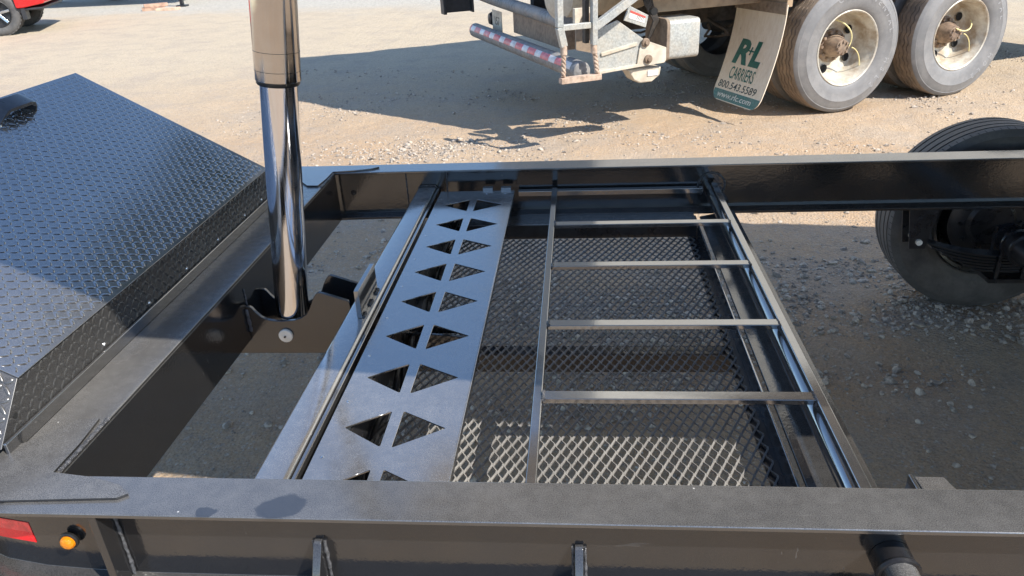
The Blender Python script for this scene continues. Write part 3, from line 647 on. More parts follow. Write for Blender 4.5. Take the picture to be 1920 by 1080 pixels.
# trailer running gear
def trailer_wheel(x, y, sg):
    """sg=+1: outer face towards +y"""
    c = (x, y, GZ + 0.403); A = (0, sg, 0)
    prof = [(0.222, -0.085), (0.235, -0.104), (0.262, -0.116), (0.30, -0.121), (0.345, -0.116), (0.372, -0.106), (0.386, -0.098)]
    tread = []
    def gr(a, w=0.005, d=0.009): return [(0.397, a - w), (0.397 - d, a - w * 0.7), (0.397 - d, a + w * 0.7), (0.397, a + w)]
    tread = [(0.393, -0.094)] + gr(-0.060) + gr(-0.022) + gr(0.022) + gr(0.060) + [(0.393, 0.094)]
    prof2 = [(r, -a) for r, a in prof[::-1]]
    mb = MB(); mb.lathe(prof + tread + prof2, c, A, 120)
    W = part(mb, 'wheel', M_TYRE_NEW, sharp=28); W['label'] = 'trailer wheel with black ribbed tyre'
    side = MB()
    side.lathe([(0.262, -0.1175), (0.30, -0.1225), (0.345, -0.1175), (0.366, -0.111)], c, A, 120); part(side, 'sidewall', M_TYRE_SIDE, W)
    # sipes
    sp = MB()
    for k in range(90):
        t = 2 * math.pi * k / 90; d = Vector((math.cos(t), 0, math.sin(t)))
        for a, e in ((-0.093, -0.070), (0.093, 0.070)):
            p0 = Vector(c) + d * 0.3925 + Vector((0, a * sg, 0)); p1 = Vector(c) + d * 0.3950 + Vector((0, e * sg, 0))
            sp.bar(p0, p1, 0.0025, 0.0022, up=d)
    part(sp, 'tread_sipes', M_HOLE, W)['kind'] = 'stuff'
    mb = MB(); mb.lathe([(0.222, -0.088), (0.229, -0.1), (0.224, -0.104), (0.212, -0.098), (0.195, -0.07), (0.188, 0.0), (0.185, 0.045), (0.15, 0.052), (0.09, 0.055), (0.0, 0.055)], c, A, 64); part(mb, 'rim', M_UNDER, W)
    mb = MB(); mb.lathe([(0.0, -0.112), (0.085, -0.112), (0.10, -0.10), (0.150, -0.095), (0.165, -0.085), (0.168, -0.02), (0.165, 0.03)], c, A, 48); part(mb, 'brake_drum', M_UNDER, W)
    mb = MB()
    for k in range(10):
        t = k * math.pi / 5; mb.lathe([(0, -.012), (.008, -.012), (.008, 0)], (c[0] + 0.12 * math.cos(t), y - sg * 0.098, c[2] + 0.12 * math.sin(t)), A, 6)
    part(mb, 'backing_bolts', M_UNDER, W)
    return W
def axle(x):
    AX = part(MB().tube([(x, 0.95, GZ + 0.40), (x, 2.945, GZ + 0.40)], 0.057, 32), 'axle', M_UNDER)
    for y in (2.86, 2.80, 1.10, 1.04):
        mb = MB(); mb.lathe([(.057, -.008), (.066, -.006), (.068, 0), (.066, .006), (.057, .008)], (x, y, GZ + 0.40), (0, 1, 0), 32); part(mb, 'axle_ring', M_UNDER, AX)
    for yc in (2.90, 0.995):
        SP = None
        for k in range(6):
            half = 0.36 - k * 0.045; z0 = GZ + 0.335 - k * 0.0125; mb = MB(); P = []
            for i in range(13):
                s_ = -1 + i / 6; P.append((x + half * s_, z0 + 0.10 * (half * s_) ** 2 / 0.13 * 0.75))
            V = []; F = []
            for (px, pz) in P: V += [(px, yc - 0.03, pz), (px, yc + 0.03, pz), (px, yc + 0.03, pz + 0.009), (px, yc - 0.03, pz + 0.009)]
            for i in range(12):
                for q in range(4): F.append((4 * i + q, 4 * i + (q + 1) % 4, 4 * i + 4 + (q + 1) % 4, 4 * i + 4 + q))
            F += [(0, 1, 2, 3), (51, 50, 49, 48)]
            mb.add(V, F); o = part(mb, 'leaf_spring' if SP is None else 'spring_leaf', M_WEB, SP, bevel=0.001); SP = SP or o
        for dx in (-0.05, 0.05):
            for dy in (-0.037, 0.037): part(MB().tube([(x + dx, yc + dy, GZ + 0.235), (x + dx, yc + dy, GZ + 0.45)], 0.007, 10), 'u_bolt', M_UNDER, SP)
        part(MB().box(x - 0.08, x + 0.08, yc - 0.05, yc + 0.05, GZ + 0.236, GZ + 0.252), 'spring_plate', M_UNDER, SP)
        for sx_ in (-1, 1):
            for dy in (-0.036, 0.036):
                mb = MB(); xx = x + sx_ * 0.375
                mb.prism([(xx - 0.055, -0.2005), (xx + 0.055, -0.2005), (xx + 0.03, -0.365), (xx - 0.03, -0.365)], lambda a, z: (a, yc + dy - 0.003, z), lambda a, z: (a, yc + dy + 0.003, z)); part(mb, 'spring_hanger', M_UNDER, SP, bevel=0.001)
            part(MB().tube([(x + sx_ * 0.375, yc - 0.05, -0.335), (x + sx_ * 0.375, yc + 0.05, -0.335)], 0.012, 12), 'hanger_bolt', M_WASH if sx_ < 0 else M_UNDER, SP)
for x in (1.70, 2.55):
    axle(x); trailer_wheel(x, 3.18, 1); trailer_wheel(x, 0.75, -1)

# ============================================================ TRUCK
AT = math.radians(24); OT = (2.09, 6.55, GZ)
TK = tag(empty('box_truck', OT, AT), 'dusty beige heavy truck with twin rear axles and cream mudflap behind the black trailer', 'truck')
def tp(mb, name, m, parent=None, **k): return mb.build(name, m, parent or TK, **k)
uC = (0.13, 1.33)
def truck_wheel(u, v, face=-1, letters=True):
    """truck-local coordinates (u forward, v away, z up); face -1: outer side towards the camera"""
    c = (u, v, 0.522); A = (0, face, 0); SEG = 150
    side = [(0.296, 0.112), (0.305, 0.122), (0.33, 0.134), (0.37, 0.144), (0.42, 0.147), (0.425, 0.149), (0.43, 0.146), (0.462, 0.140), (0.488, 0.128), (0.492, 0.1295), (0.497, 0.126), (0.512, 0.116)]
    zig = {}
    tr = [(0.520, 0.108)]
    for a in (0.066, 0.024, -0.024, -0.066):
        k0 = len(side) + len(tr); tr += [(0.524, a + 0.0055), (0.512, a + 0.0035), (0.512, a - 0.0035), (0.524, a - 0.0055)]
        for q in range(4): zig[k0 + q] = 1
    tr += [(0.520, -0.108)]
    back = [(r, -a) for r, a in side[::-1]]
    n0 = len(side)
    off = lambda j, k: (0.0065 * (1 if (k % 4) < 2 else -1) if j in zig else 0.0)
    mb = MB(); mb.lathe(tr, c, A, SEG * 1, off=lambda j, k: off(j + n0, k))
    W = tp(mb, 'wheel', M_TRUCK_TREAD, sharp=30); W['label'] = 'dual truck wheel with worn grey tyre'
    mb = MB(); mb.lathe(side + [(0.520, 0.108)], c, A, 120); mb.lathe([(0.520, -0.108)] + back, c, A, 120); tp(mb, 'tyre_sidewall', M_TRUCK_SIDE, W)
    if face == -1 and letters:
        dip = 0.13      # outer wheel of a dual pair: deep dish
        mb = MB(); mb.lathe([(0.297, 0.108), (0.303, 0.124), (0.297, 0.128), (0.288, 0.122), (0.284, 0.10), (0.268, 0.075), (0.262, 0.03), (0.258, -0.045), (0.247, -0.072), (0.20, -0.082), (0.135, -0.088), (0.09, -0.088), (0.09, -0.10), (0, -0.10)], c, A, 96); tp(mb, 'rim', M_RIM, W)
        # hand holes sit just proud of the disc
        for k in range(5):
            t = math.radians(38 + 72 * k); q = (c[0] + 0.193 * math.cos(t), c[1] + 0.068, c[2] + 0.193 * math.sin(t))
            hm2 = MB(); hm2.lathe([(0, 0.0), (0.034, 0.0), (0.036, -0.002)], q, (0, -1, 0), 20); tp(hm2, 'hand_hole', M_HOLE, W)
        mb = MB(); mb.lathe([(0.135, -0.09), (0.135, -0.075), (0.11, -0.07), (0.095, -0.065), (0.085, 0.0), (0.068, 0.035), (0.062, 0.06), (0.05, 0.066), (0, 0.066)], c, A, 32); tp(mb, 'hub', M_RUST, W)
        for k in range(10):
            t = 2 * math.pi * k / 10; nb = MB(); nb.lathe([(0, -.045), (.014, -.045), (.016, -.085)], (c[0] + 0.112 * math.cos(t), c[1], c[2] + 0.112 * math.sin(t)), A, 6); tp(nb, 'wheel_nut', M_RUST, W)
        for k in range(8):
            t = 2 * math.pi * k / 8; nb = MB(); nb.lathe([(0, .078), (.010, .078), (.010, .055)], (c[0] + 0.048 * math.cos(t), c[1], c[2] + 0.048 * math.sin(t)), A, 6); tp(nb, 'hub_bolt', M_RUST, W)
        hp_ = [Vector((c[0] + 0.05, c[1] - 0.07, c[2] + 0.0)), Vector((c[0] + 0.10, c[1] - 0.085, c[2] + 0.10)), Vector((c[0] + 0.02, c[1] - 0.08, c[2] + 0.19)), Vector((c[0] - 0.06, c[1] - 0.0, c[2] + 0.22))]
        if u > 0.5: hp_ = [Vector((c[0] - 0.02, c[1] - 0.075, c[2] + 0.05)), Vector((c[0] + 0.10, c[1] - 0.10, c[2] - 0.02)), Vector((c[0] + 0.19, c[1] - 0.07, c[2] + 0.05)), Vector((c[0] + 0.20, c[1] - 0.01, c[2] + 0.09))]
        path = []
        for i in range(21):
            s_ = i / 20; path.append((1 - s_) ** 3 * hp_[0] + 3 * s_ * (1 - s_) ** 2 * hp_[1] + 3 * s_ ** 2 * (1 - s_) * hp_[2] + s_ ** 3 * hp_[3])
        tp(MB().tube(path, 0.006, 8), 'air_hose', M_HOSE_Y, W)
        path = [Vector((c[0] + 0.05 + 0.16 * math.sin(s_), c[1] - 0.075 + 0.05 * s_ / 3, c[2] - 0.2 + 0.2 * (math.cos(s_)) )) for s_ in np.linspace(0.2, 2.6, 18)]
        tp(MB().tube(path, 0.0045, 8), 'air_hose', M_HOSE_Y, W)
        # raised lettering on the sidewall
        def ring(txt, a0, r, size, da):
            for i, ch in enumerate(txt):
                if ch == ' ': continue
                t = math.radians(a0 - i * da)
                px, pz = math.cos(t) * r, math.sin(t) * r
                cu = text_curve(ch, size, ext=0.0016, off=0.001)
                X_ = Vector((math.sin(t), 0, -math.cos(t))); Y_ = Vector((math.cos(t), 0, math.sin(t))); Z_ = Vector((0, -1, 0))
                mw = Matrix(((X_.x, Y_.x, Z_.x, c[0] + px), (X_.y, Y_.y, Z_.y, c[1] - 0.1455), (X_.z, Y_.z, Z_.z, c[2] + pz), (0, 0, 0, 1)))
                L.append(conv(cu, 'l', M_TRUCK_SIDE, None, mw))
        L = []
        ring('CONTINENTAL', 112, 0.415, 0.062, 9.6); ring('HSL2' if u < 0.5 else 'HDL2', -18 if u < 0.5 else -30, 0.415, 0.062, 10.5)
        lm_ = MB()
        for o in L:
            lm_.add([v.co[:] for v in o.data.vertices], [tuple(p.vertices) for p in o.data.polygons]); bpy.data.objects.remove(o)
        tp(lm_, 'raised_lettering', M_TRUCK_LETTER, W)
    return W
for u in uC:
    truck_wheel(u, 0.147); truck_wheel(u, 0.147 + 0.335, letters=False)
    truck_wheel(u, 1.95, letters=False); truck_wheel(u, 2.29, letters=False)
    AX = tp(MB().tube([(u, 0.4, 0.522), (u, 2.1, 0.522)], 0.075, 20), 'drive_axle', M_DIRTCH)
    mb = MB(); mb.lathe([(0.0, -0.17), (.10, -0.15), (.17, -0.08), (.19, 0), (.17, .08), (.10, .15), (0, .17)], (u, 1.22, 0.54), (1, 0, 0), 24); tp(mb, 'differential', M_DIRTCH, AX)
    mb = MB(); mb.lathe([(0.0, 0), (.08, 0), (.085, .03), (.085, .11), (.07, .13), (0, .13)], (u - 0.42, 0.95, 0.56), (1, 0, 0), 24); tp(mb, 'brake_chamber', M_BROWN, AX)
# body, chassis and sill
BY = tp(MB().box(-2.15, 4.6, 0.03, 2.53, 1.16, 4.02), 'cargo_body', M_BODY, bevel=0.02)
tp(MB().box(-0.9, 4.6, 0.02, 2.52, 1.10, 1.158), 'floor_frame', M_DIRTCH, BY)
tp(MB().box(-1.55, -0.16, 0.30, 0.34, 0.91, 1.10), 'sill_board', M_SILL, BY, bevel=0.004)
tp(MB().box(-0.56, 4.0, 0.56, 2.0, 1.02, 1.09), 'underfloor', M_DIRTCH, BY)
CH = tp(MB().box(-2.0, 4.4, 0.83, 0.91, 0.72, 1.0), 'chassis_rail', M_DIRTCH)
tp(MB().box(-2.0, 4.4, 1.63, 1.71, 0.72, 1.0), 'chassis_rail', M_DIRTCH, CH)
for u in (-1.9, -1.0, -0.3, 0.72, 2.0, 3.0): tp(MB().box(u, u + 0.07, 0.911, 1.629, 0.74, 0.98), 'frame_crossmember', M_DIRTCH, CH)
tp(MB().box(-2.16, -2.02, 0.55, 1.75, 0.66, 0.86), 'rear_crossmember', M_BROWN, CH, bevel=0.006)
for k in range(12):
    u0 = random.uniform(-1.9, -0.4); v0 = random.uniform(0.4, 2.2); z0 = random.uniform(0.7, 1.05)
    P = [Vector((u0 + 0.5 * i / 10 * random.uniform(0.8, 1.1), v0 + 0.15 * math.sin(i * 0.7 + k), z0 - 0.16 * math.sin(math.pi * i / 10))) for i in range(11)]
    tp(MB().tube(P, random.uniform(0.008, 0.016), 8), 'chassis_hose', M_DIRTCH, CH)
# underride guard, a long tube across the rear with striped tape
gz = 0.60; gr = 0.068; ga = Vector((-2.27, -0.02, gz)); gb = Vector((-2.27, 2.62, gz))
mb = MB(); mb.lathe([(0, 0), (gr - .012, 0), (gr - .003, .004), (gr, .012), (gr, (gb - ga).length - .03), (gr - .02, (gb - ga).length - .008), (0, (gb - ga).length)], ga, (0, 1, 0), 40)
GD = tp(mb, 'underride_guard', M_GREYTUBE)
pos_ = 0.07; k = 0
while pos_ < 2.58:
    ln = 0.17 if k % 2 else 0.125
    e = min(pos_ + ln, 2.60); V = []; F = []; nA = 8
    for i in range(5):
        vv = ga.y + pos_ + (e - pos_) * i / 4
        for j in range(nA + 1):
            t = math.radians(128 + 44 * j / nA) + random.uniform(-0.02, 0.02) * (j in (0, nA)); V.append((ga.x + (gr + .0015) * math.cos(t), vv, gz + (gr + .0015) * math.sin(t)))
    for i in range(4):
        for j in range(nA): F.append((i * (nA + 1) + j, i * (nA + 1) + j + 1, (i + 1) * (nA + 1) + j + 1, (i + 1) * (nA + 1) + j))
    mb = MB(); mb.add(V, F); o = tp(mb, 'tape_segment', M_TAPE_R if k % 2 else M_TAPE_W, GD)
    pos_ = e + 0.0005; k += 1
tp(MB().tube([(-2.14, 0.55, 0.862), (-2.14, 2.35, 0.90), (-2.14, 3.2, 0.93)], 0.055, 24), 'rear_tube', M_GREYTUBE)
# rear left black panel, number plate, lamp
LP_ = tp(MB().box(-2.62, -2.36, 2.40, 2.41, 0.81, 1.1), 'black_side_plate', M_BLKPL, bevel=0.003)
tp(MB().box(-2.65, -2.62, 2.34, 2.46, 0.80, 1.1), 'plate_edge', M_BLKPL, LP_, bevel=0.004); tp(MB().box(-2.36, -2.34, 2.36, 2.44, 0.80, 1.1), 'plate_edge', M_BLKPL, LP_, bevel=0.004)
NP = tp(MB().box(-2.13, -2.124, 2.17, 2.46, 0.60, 0.80), 'number_plate', M_BEIGE, bevel=0.002)
cu = text_curve('157', 0.11, ext=0.001); mw = Matrix.Translation((-2.1312, 2.315, 0.70)) @ Matrix(((0, 0, -1, 0), (-1, 0, 0, 0), (0, 1, 0, 0), (0, 0, 0, 1))); conv(cu, 'plate_number', M_DKPRINT, NP, mw)
mb = MB(); mb.lathe([(0, -.04), (.05, -.03), (.065, 0), (.05, .03), (0, .04)], (-2.10, 2.56, 0.70), (1, 0, 0), 24); tp(mb, 'rear_lamp', M_SEAL, NP)
# side step ladder
LR = tp(MB().bar((-2.445, -0.10, 0.80), (-2.475, -0.10, 0.93), 0.045, 0.05).bar((-2.475, -0.10, 0.93), (-2.475, -0.10, 1.14), 0.045, 0.05), 'step_ladder', M_GALV, bevel=0.004)
tp(MB().bar((-2.215, -0.10, 0.79), (-2.215, -0.10, 1.14), 0.04, 0.05), 'ladder_rail', M_GALV, LR, bevel=0.004)
tp(MB().bar((-2.250, -0.04, 0.80), (-2.250, -0.04, 1.14), 0.03, 0.05), 'ladder_rail', M_DIRTCH, LR)
tp(MB().box(-2.45, -2.24, -0.115, -0.075, 0.905, 0.945), 'rung', M_GALV, LR, bevel=0.004)
tp(MB().bar((-2.20, -0.09, 0.91), (-1.80, -0.09, 1.14), 0.05, 0.055), 'ladder_brace', M_GALV, LR, bevel=0.004)
def rope(a, b):
    mb = MB(); a = Vector(a); b = Vector(b)
    for s_ in range(3):
        P = []
        for i in range(25):
            t = i / 24; q = a.lerp(b, t); an = 14 * t + s_ * 2.094; P.append(q + Vector((0.0095 * math.cos(an), 0.0095 * math.sin(an), 0)))
        mb.tube(P, 0.0095, 8)
    return mb
tp(rope((-2.445, -0.1, 0.80), (-2.452, -0.1, 0.595)), 'wire_rope', M_STEP, LR); tp(rope((-2.215, -0.1, 0.79), (-2.19, -0.1, 0.595)), 'wire_rope', M_STEP, LR)
for (u, z) in ((-2.445, 0.79), (-2.215, 0.78)): tp(MB().tube([(u, -0.1, z - 0.045), (u, -0.1, z + 0.02)], 0.024, 12), 'rope_clamp', M_STEP, LR)
tp(MB().box(-2.475, -2.165, -0.13, -0.07, 0.548, 0.588), 'step_tread', M_STEP, LR, bevel=0.003)
# galvanised arm plate
ap = [(-2.11, 0.555), (-1.58, 0.578), (-1.565, 0.60), (-1.567, 0.687), (-1.749, 0.773), (-1.957, 0.918), (-2.14, 0.86), (-2.12, 0.66)]
mb = MB(); mb.prism(ap, lambda u, z: (u, 0.065, z), lambda u, z: (u, 0.050, z)); AP = tp(mb, 'arm_plate', M_GALV, bevel=0.003)
mb = MB(); mb.prism([(-1.80, 0.57), (-1.567, 0.582), (-1.552, 0.60), (-1.554, 0.692), (-1.745, 0.765), (-1.78, 0.70)], lambda u, z: (u, 0.0495, z), lambda u, z: (u, 0.036, z)); tp(mb, 'end_plate', M_BEIGE, AP, bevel=0.003)
tp(MB().bar((-2.11, 0.042, 0.566), (-1.79, 0.042, 0.584), 0.03, 0.022), 'lower_flange', M_BEIGE, AP, bevel=0.003)
tp(MB().bar((-2.09, 0.045, 0.69), (-1.80, 0.045, 0.74), 0.016, 0.026), 'stiffening_rib', M_BEIGE, AP, bevel=0.004)
for (u, z) in ((-1.708, 0.623), (-1.735, 0.745)):
    mb = MB(); mb.lathe([(0, .030), (.012, .030), (.013, .018), (.026, .018), (.032, .014), (.032, 0)], (u, 0.036, z), (0, -1, 0), 14); tp(mb, 'bolt', M_RUST, AP)
mb = MB(); mb.prism([(-1.86, 0.556), (-1.80, 0.47), (-1.75, 0.443), (-1.645, 0.443), (-1.58, 0.485), (-1.57, 0.55)], lambda u, z: (u, 0.20, z), lambda u, z: (u, 0.07, z)); tp(mb, 'pivot_housing', M_BEIGE, AP, bevel=0.012)
tp(MB().box(-1.69, -1.60, 0.064, 0.0685, 0.49, 0.53), 'data_plate', M_LABEL, AP)
mb = MB(); mb.prism([(-2.13, 0.68), (-1.9, 0.62), (-1.9, 0.86), (-2.13, 0.9)], lambda u, z: (u, 0.42, z), lambda u, z: (u, 0.40, z)); tp(mb, 'inner_plate', M_BROWN, AP)
mb = MB(); mb.lathe([(0, .07), (.03, .07), (.035, .05), (.035, 0)], (-2.19, 0.10, 0.955), (0, -1, 0), 18); tp(mb, 'pin', M_RUST, AP)
tp(MB().box(-2.28, -2.14, 0.08, 0.12, 0.90, 1.02), 'pin_plate', M_BEIGE, AP, bevel=0.004)
# underbody drum, sticker bracket and ribbed box
mb = MB(); mb.lathe([(0, -.5), (.10, -.49), (.165, -.45), (.175, -.40), (.175, .40), (.165, .45), (0, .5)], (-1.75, 0.78, 1.045), (1, 0.35, 0), 40); tp(mb, 'underbody_drum', M_BEIGE)
WS = tp(MB().prism([(-1.90, 0.91), (-1.72, 0.845), (-1.70, 0.93), (-1.86, 1.01)], lambda u, z: (u, 0.075, z), lambda u, z: (u, 0.06, z)), 'sticker_bracket', M_GALV, bevel=0.003)
tp(MB().prism([(-1.865, 0.925), (-1.735, 0.878), (-1.725, 0.925), (-1.85, 0.978)], lambda u, z: (u, 0.0595, z), lambda u, z: (u, 0.058, z)), 'warning_sticker', M_LABEL, WS)
tp(MB().prism([(-1.853, 0.962), (-1.728, 0.912), (-1.725, 0.925), (-1.85, 0.978)], lambda u, z: (u, 0.0578, z), lambda u, z: (u, 0.0568, z)), 'sticker_header', M_LABELR, WS)
for k in range(5): tp(MB().bar((-1.80 + k * 0.012, 0.0572, 0.912 - k * .004), (-1.785 + k * 0.012, 0.0572, 0.938 - k * .004), 0.003, 0.001, up=(0, 1, 0)), 'sticker_stripe', M_DKPRINT, WS)
BXo = tp(MB().prism(rounded(0.14, 0.46, 0.575, 0.868, 0.035), lambda v, z: (-1.47, v, z), lambda v, z: (-1.205, v, z)), 'galvanised_box', M_GALV, bevel=0.008)
tp(MB().prism(rounded(0.13, 0.47, 0.565, 0.878, 0.04), lambda v, z: (-1.50, v, z), lambda v, z: (-1.471, v, z)), 'box_lid', M_BROWN, BXo, bevel=0.006)
for k in range(5): tp(MB().tube([(-1.66 + 0.02 * k, 0.30, 1.12), (-1.62 + 0.015 * k, 0.26, 0.98), (-1.55 + 0.01 * k, 0.25, 0.86), (-1.60, 0.27, 0.68)], 0.009, 8), 'cable', M_DIRTCH, BXo)
mb = MB(); mb.lathe([(0, .01), (.028, .01), (.03, 0), (.03, -.02)], (-1.66, 0.055, 0.955), (0, -1, 0), 16); tp(mb, 'red_knob', M_SEAL, WS)
# mudflap: a curved sheet with its print
FT, FH = 0.915, 0.785; V0, V1 = 0.632, -0.022
def flap(a, b, off=0.0):
    """a 0..1 across from far edge to near edge, b 0..1 downwards"""
    z = FT - b * FH; u = -0.545 - 0.235 * b ** 1.7; v = V0 + (V1 - V0) * a - 0.05 * b ** 1.5
    return (u - off, v, z)
def inset(b):   # rounded lower corners
    r = 0.09; q = (1 - b) * FH
    return 0.0 if q > r else (r - math.sqrt(max(0, r * r - (r - q) ** 2))) / (V0 - V1)
nb_ = 40; na_ = 14; V = []; F = []
for side in (0, 1):
    for i in range(nb_ + 1):
        b = i / nb_; 
        b = b if b < 0.85 else 0.85 + (b - 0.85)
        ins = inset(b)
        for j in range(na_ + 1): V.append(flap(ins + (1 - 2 * ins) * j / na_, b, -0.007 * side))
n1 = (nb_ + 1) * (na_ + 1); W1 = na_ + 1
for i in range(nb_):
    for j in range(na_):
        a = i * W1 + j; F += [(a, a + 1, a + W1 + 1, a + W1), (n1 + a, n1 + a + W1, n1 + a + W1 + 1, n1 + a + 1)]
    F += [(i * W1, i * W1 + W1, n1 + i * W1 + W1, n1 + i * W1), (i * W1 + na_, n1 + i * W1 + na_, n1 + i * W1 + W1 + na_, i * W1 + W1 + na_)]
for j in range(na_): F += [(j, n1 + j, n1 + j + 1, j + 1), (nb_ * W1 + j, nb_ * W1 + j + 1, n1 + nb_ * W1 + j + 1, n1 + nb_ * W1 + j)]
mb = MB(); mb.add(V, F); FL = tp(mb, 'mudflap', M_FLAP); FL['label'] = 'cream mudflap with dark green lettering'
tp(MB().box(-0.562, -0.5515, -0.03, 0.64, 0.845, 0.93), 'clamp_bar', M_BROWN, FL, bevel=0.002)
tp(MB().box(-0.5505, -0.50, -0.02, 0.63, 0.90, 1.1), 'flap_hanger', M_SILL, FL, bevel=0.002)
for a in (0.05, 0.3, 0.65, 0.95):
    mb = MB(); mb.lathe([(0, .006), (.008, .006), (.009, 0)], (-0.562, V0 + (V1 - V0) * a, 0.888), (-1, 0, 0), 8); tp(mb, 'bolt', M_RUST, FL)
def on_flap(cu, name, m, a0, a1, b0, b1, off=0.0016):
    o = conv(cu, name, m, None, Matrix.Identity(4)); me = o.data
    co = np.array([v.co[:] for v in me.vertices]); mn = co.min(0); mx = co.max(0)
    for v in me.vertices:
        s_ = (v.co.x - mn[0]) / (mx[0] - mn[0]); t = (v.co.y - mn[1]) / (mx[1] - mn[1])
        v.co = flap(a0 + (a1 - a0) * s_, b1 + (b0 - b1) * t, off + (0.0004 if v.co.z > 0 else 0.0))
    o.parent = FL; return o
on_flap(text_curve('R', 1, 0.28, 0.045), 'logo_letter', M_GREEN, 0.17, 0.475, 0.375, 0.625)
on_flap(text_curve('L', 1, 0.28, 0.055), 'logo_letter', M_GREEN, 0.515, 0.74, 0.375, 0.625)
on_flap(text_curve('+', 1, 0.20, 0.0), 'logo_plus', M_GREEN, 0.425, 0.575, 0.44, 0.52, 0.0032)
on_flap(text_curve('CARRIERS', 1, 0.10, 0.006), 'logo_word', M_GREEN, 0.21, 0.72, 0.655, 0.775)
on_flap(text_curve('800.543.5589', 1, 0.12, 0.004), 'phone_number', M_DKPRINT, 0.06, 0.86, 0.805, 0.875)
V = []; F = []
for i in range(13):
    b = 0.895 + 0.097 * i / 12; ins = max(inset(b), 0.012) + 0.004
    for j in range(11): V.append(flap(ins + (1 - 2 * ins) * j / 10, b, 0.0012))
for i in range(12):
    for j in range(10): a = i * 11 + j; F.append((a, a + 1, a + 12, a + 11))
mb = MB(); mb.add(V, F); tp(mb, 'green_band', M_GREEN2, FL)
on_flap(text_curve('www.rlc.com', 1, 0.15, 0.012), 'web_address', M_PRINTW, 0.12, 0.84, 0.91, 0.965, 0.0028)

# ============================================================ RED PICKUP (far left)
PK = tag(empty('red_pickup_truck', (-10.97, 14.4, GZ), math.radians(22)), 'red pickup truck with black off-road tyres at the far left edge of the yard', 'pickup truck')
def pk(mb, name, m, parent=None, **k):
    o = mb.build(name, m, parent or PK, **k); return o
X0 = 0.0; DY = 0.80
def pk_wheel(x, y):
    c = (x, y, 0.400); prof = [(0.24, -0.10), (0.30, -0.125), (0.36, -0.125), (0.385, -0.11)]
    mb = MB(); mb.lathe(prof + [(0.396, -0.10), (0.396, 0.10)] + [(r, -a) for r, a in prof[::-1]], c, (0, 1, 0), 64)
    W = pk(mb, 'wheel', M_TYRE_NEW)
    mb = MB()
    for k in range(60):
        t = 2 * math.pi * k / 34; d = Vector((math.cos(t), 0, math.sin(t)))
        for a, q in ((-0.105, 0.0), (-0.035, 0.09), (0.04, 0.0), (0.10, 0.09)):
            tt = t + q; d = Vector((math.cos(tt), 0, math.sin(tt))); p0 = Vector(c) + d * 0.398 + Vector((0, a - 0.022, 0)); mb.bar(p0, p0 + Vector((0, 0.05, 0)), 0.042, 0.016, up=d)
    pk(mb, 'tread_blocks', M_TYRE_NEW, W)['kind'] = 'stuff'
    mb = MB(); mb.lathe([(0.245, -0.115), (0.238, -0.12), (0.225, -0.105), (0.21, -0.04), (0.0, -0.03)], c, (0, 1, 0), 48); pk(mb, 'rim', M_BLKPL, W)
    for k in range(6):
        t = math.pi * k / 3 + 0.2; d = Vector((math.cos(t), 0, math.sin(t)))
        pk(MB().bar(Vector(c) + d * 0.03 + Vector((0, -0.07, 0)), Vector(c) + d * 0.225 + Vector((0, -0.10, 0)), 0.05, 0.03, up=(0, 1, 0)), 'spoke', M_ALLOY, W, bevel=0.006)
    return W
pk_wheel(X0, 0.0); pk_wheel(X0, 1.60); pk_wheel(X0 - 3.4, 0.0); pk_wheel(X0 - 3.4, 1.60)
OX, OY = -1.14, 0.80
mb = MB(); mb.prism([(x + OX, z) for x, z in [(1.50, 0.47), (1.62, 0.47), (2.0, 0.53), (2.03, 0.95), (1.96, 1.25), (-0.1, 1.3), (-0.6, 1.85), (-2.2, 1.85), (-2.8, 1.3), (-4.2, 1.15), (-4.3, 0.6), (-2.75, 0.5), (-2.65, 0.85), (-2.25, 0.93), (-1.85, 0.85), (-1.75, 0.48), (0.62, 0.48), (0.72, 0.85), (1.14, 0.95), (1.48, 0.82)]], lambda x, z: (x, 1.0 + OY, z), lambda x, z: (x, -0.98 + OY, z)); pk(mb, 'body', M_RED, bevel=0.03, seg=3)
pk(MB().box(1.50 + OX, 1.93 + OX, -0.94 + OY, 0.94 + OY, 0.42, 0.468), 'rear_bumper', M_BLKPL, bevel=0.02)
pk(MB().box(1.56 + OX, 1.64 + OX, -0.96 + OY, -0.70 + OY, 0.26, 0.465), 'mud_flap', M_BLKPL, bevel=0.008)
pk(MB().box(-4.0 + OX, 1.4 + OX, -0.7 + OY, 0.7 + OY, 0.35, 0.52), 'underbody', M_BLKPL)
# ============================================================ parked flatbed trailer beyond (its leg and shade show)
FB = tag(empty('parked_flatbed_trailer', (-13.0, 20.6, GZ)), 'dark parked flatbed whose thin black landing leg stands by the planks', 'trailer')
MB().box(-2.2, 3.72, -1.45, 0.9, 1.15, 1.35).build('deck', M_BLKPL, FB)
MB().box(3.46, 3.54, -1.94, -1.86, 0.04, 1.14).build('landing_leg', M_BLKPL, FB, bevel=0.01)
MB().box(3.38, 3.62, -2.0, -1.8, 0.0, 0.039).build('foot', M_BLKPL, FB, bevel=0.01)
MB().box(3.40, 3.60, -1.95, -1.455, 1.15, 1.3).build('outrigger', M_BLKPL, FB)
for x, lab in ((-1.6, 0), (0.2, 1)):
    mb = MB(); mb.lathe([(0.2, -0.1), (0.38, -0.12), (0.42, -0.09), (0.42, 0.09), (0.38, 0.12), (0.2, 0.1), (0, 0)], (x, 0.9, 0.42), (0, 1, 0), 40); mb.build('wheel', M_TYRE_NEW, FB)
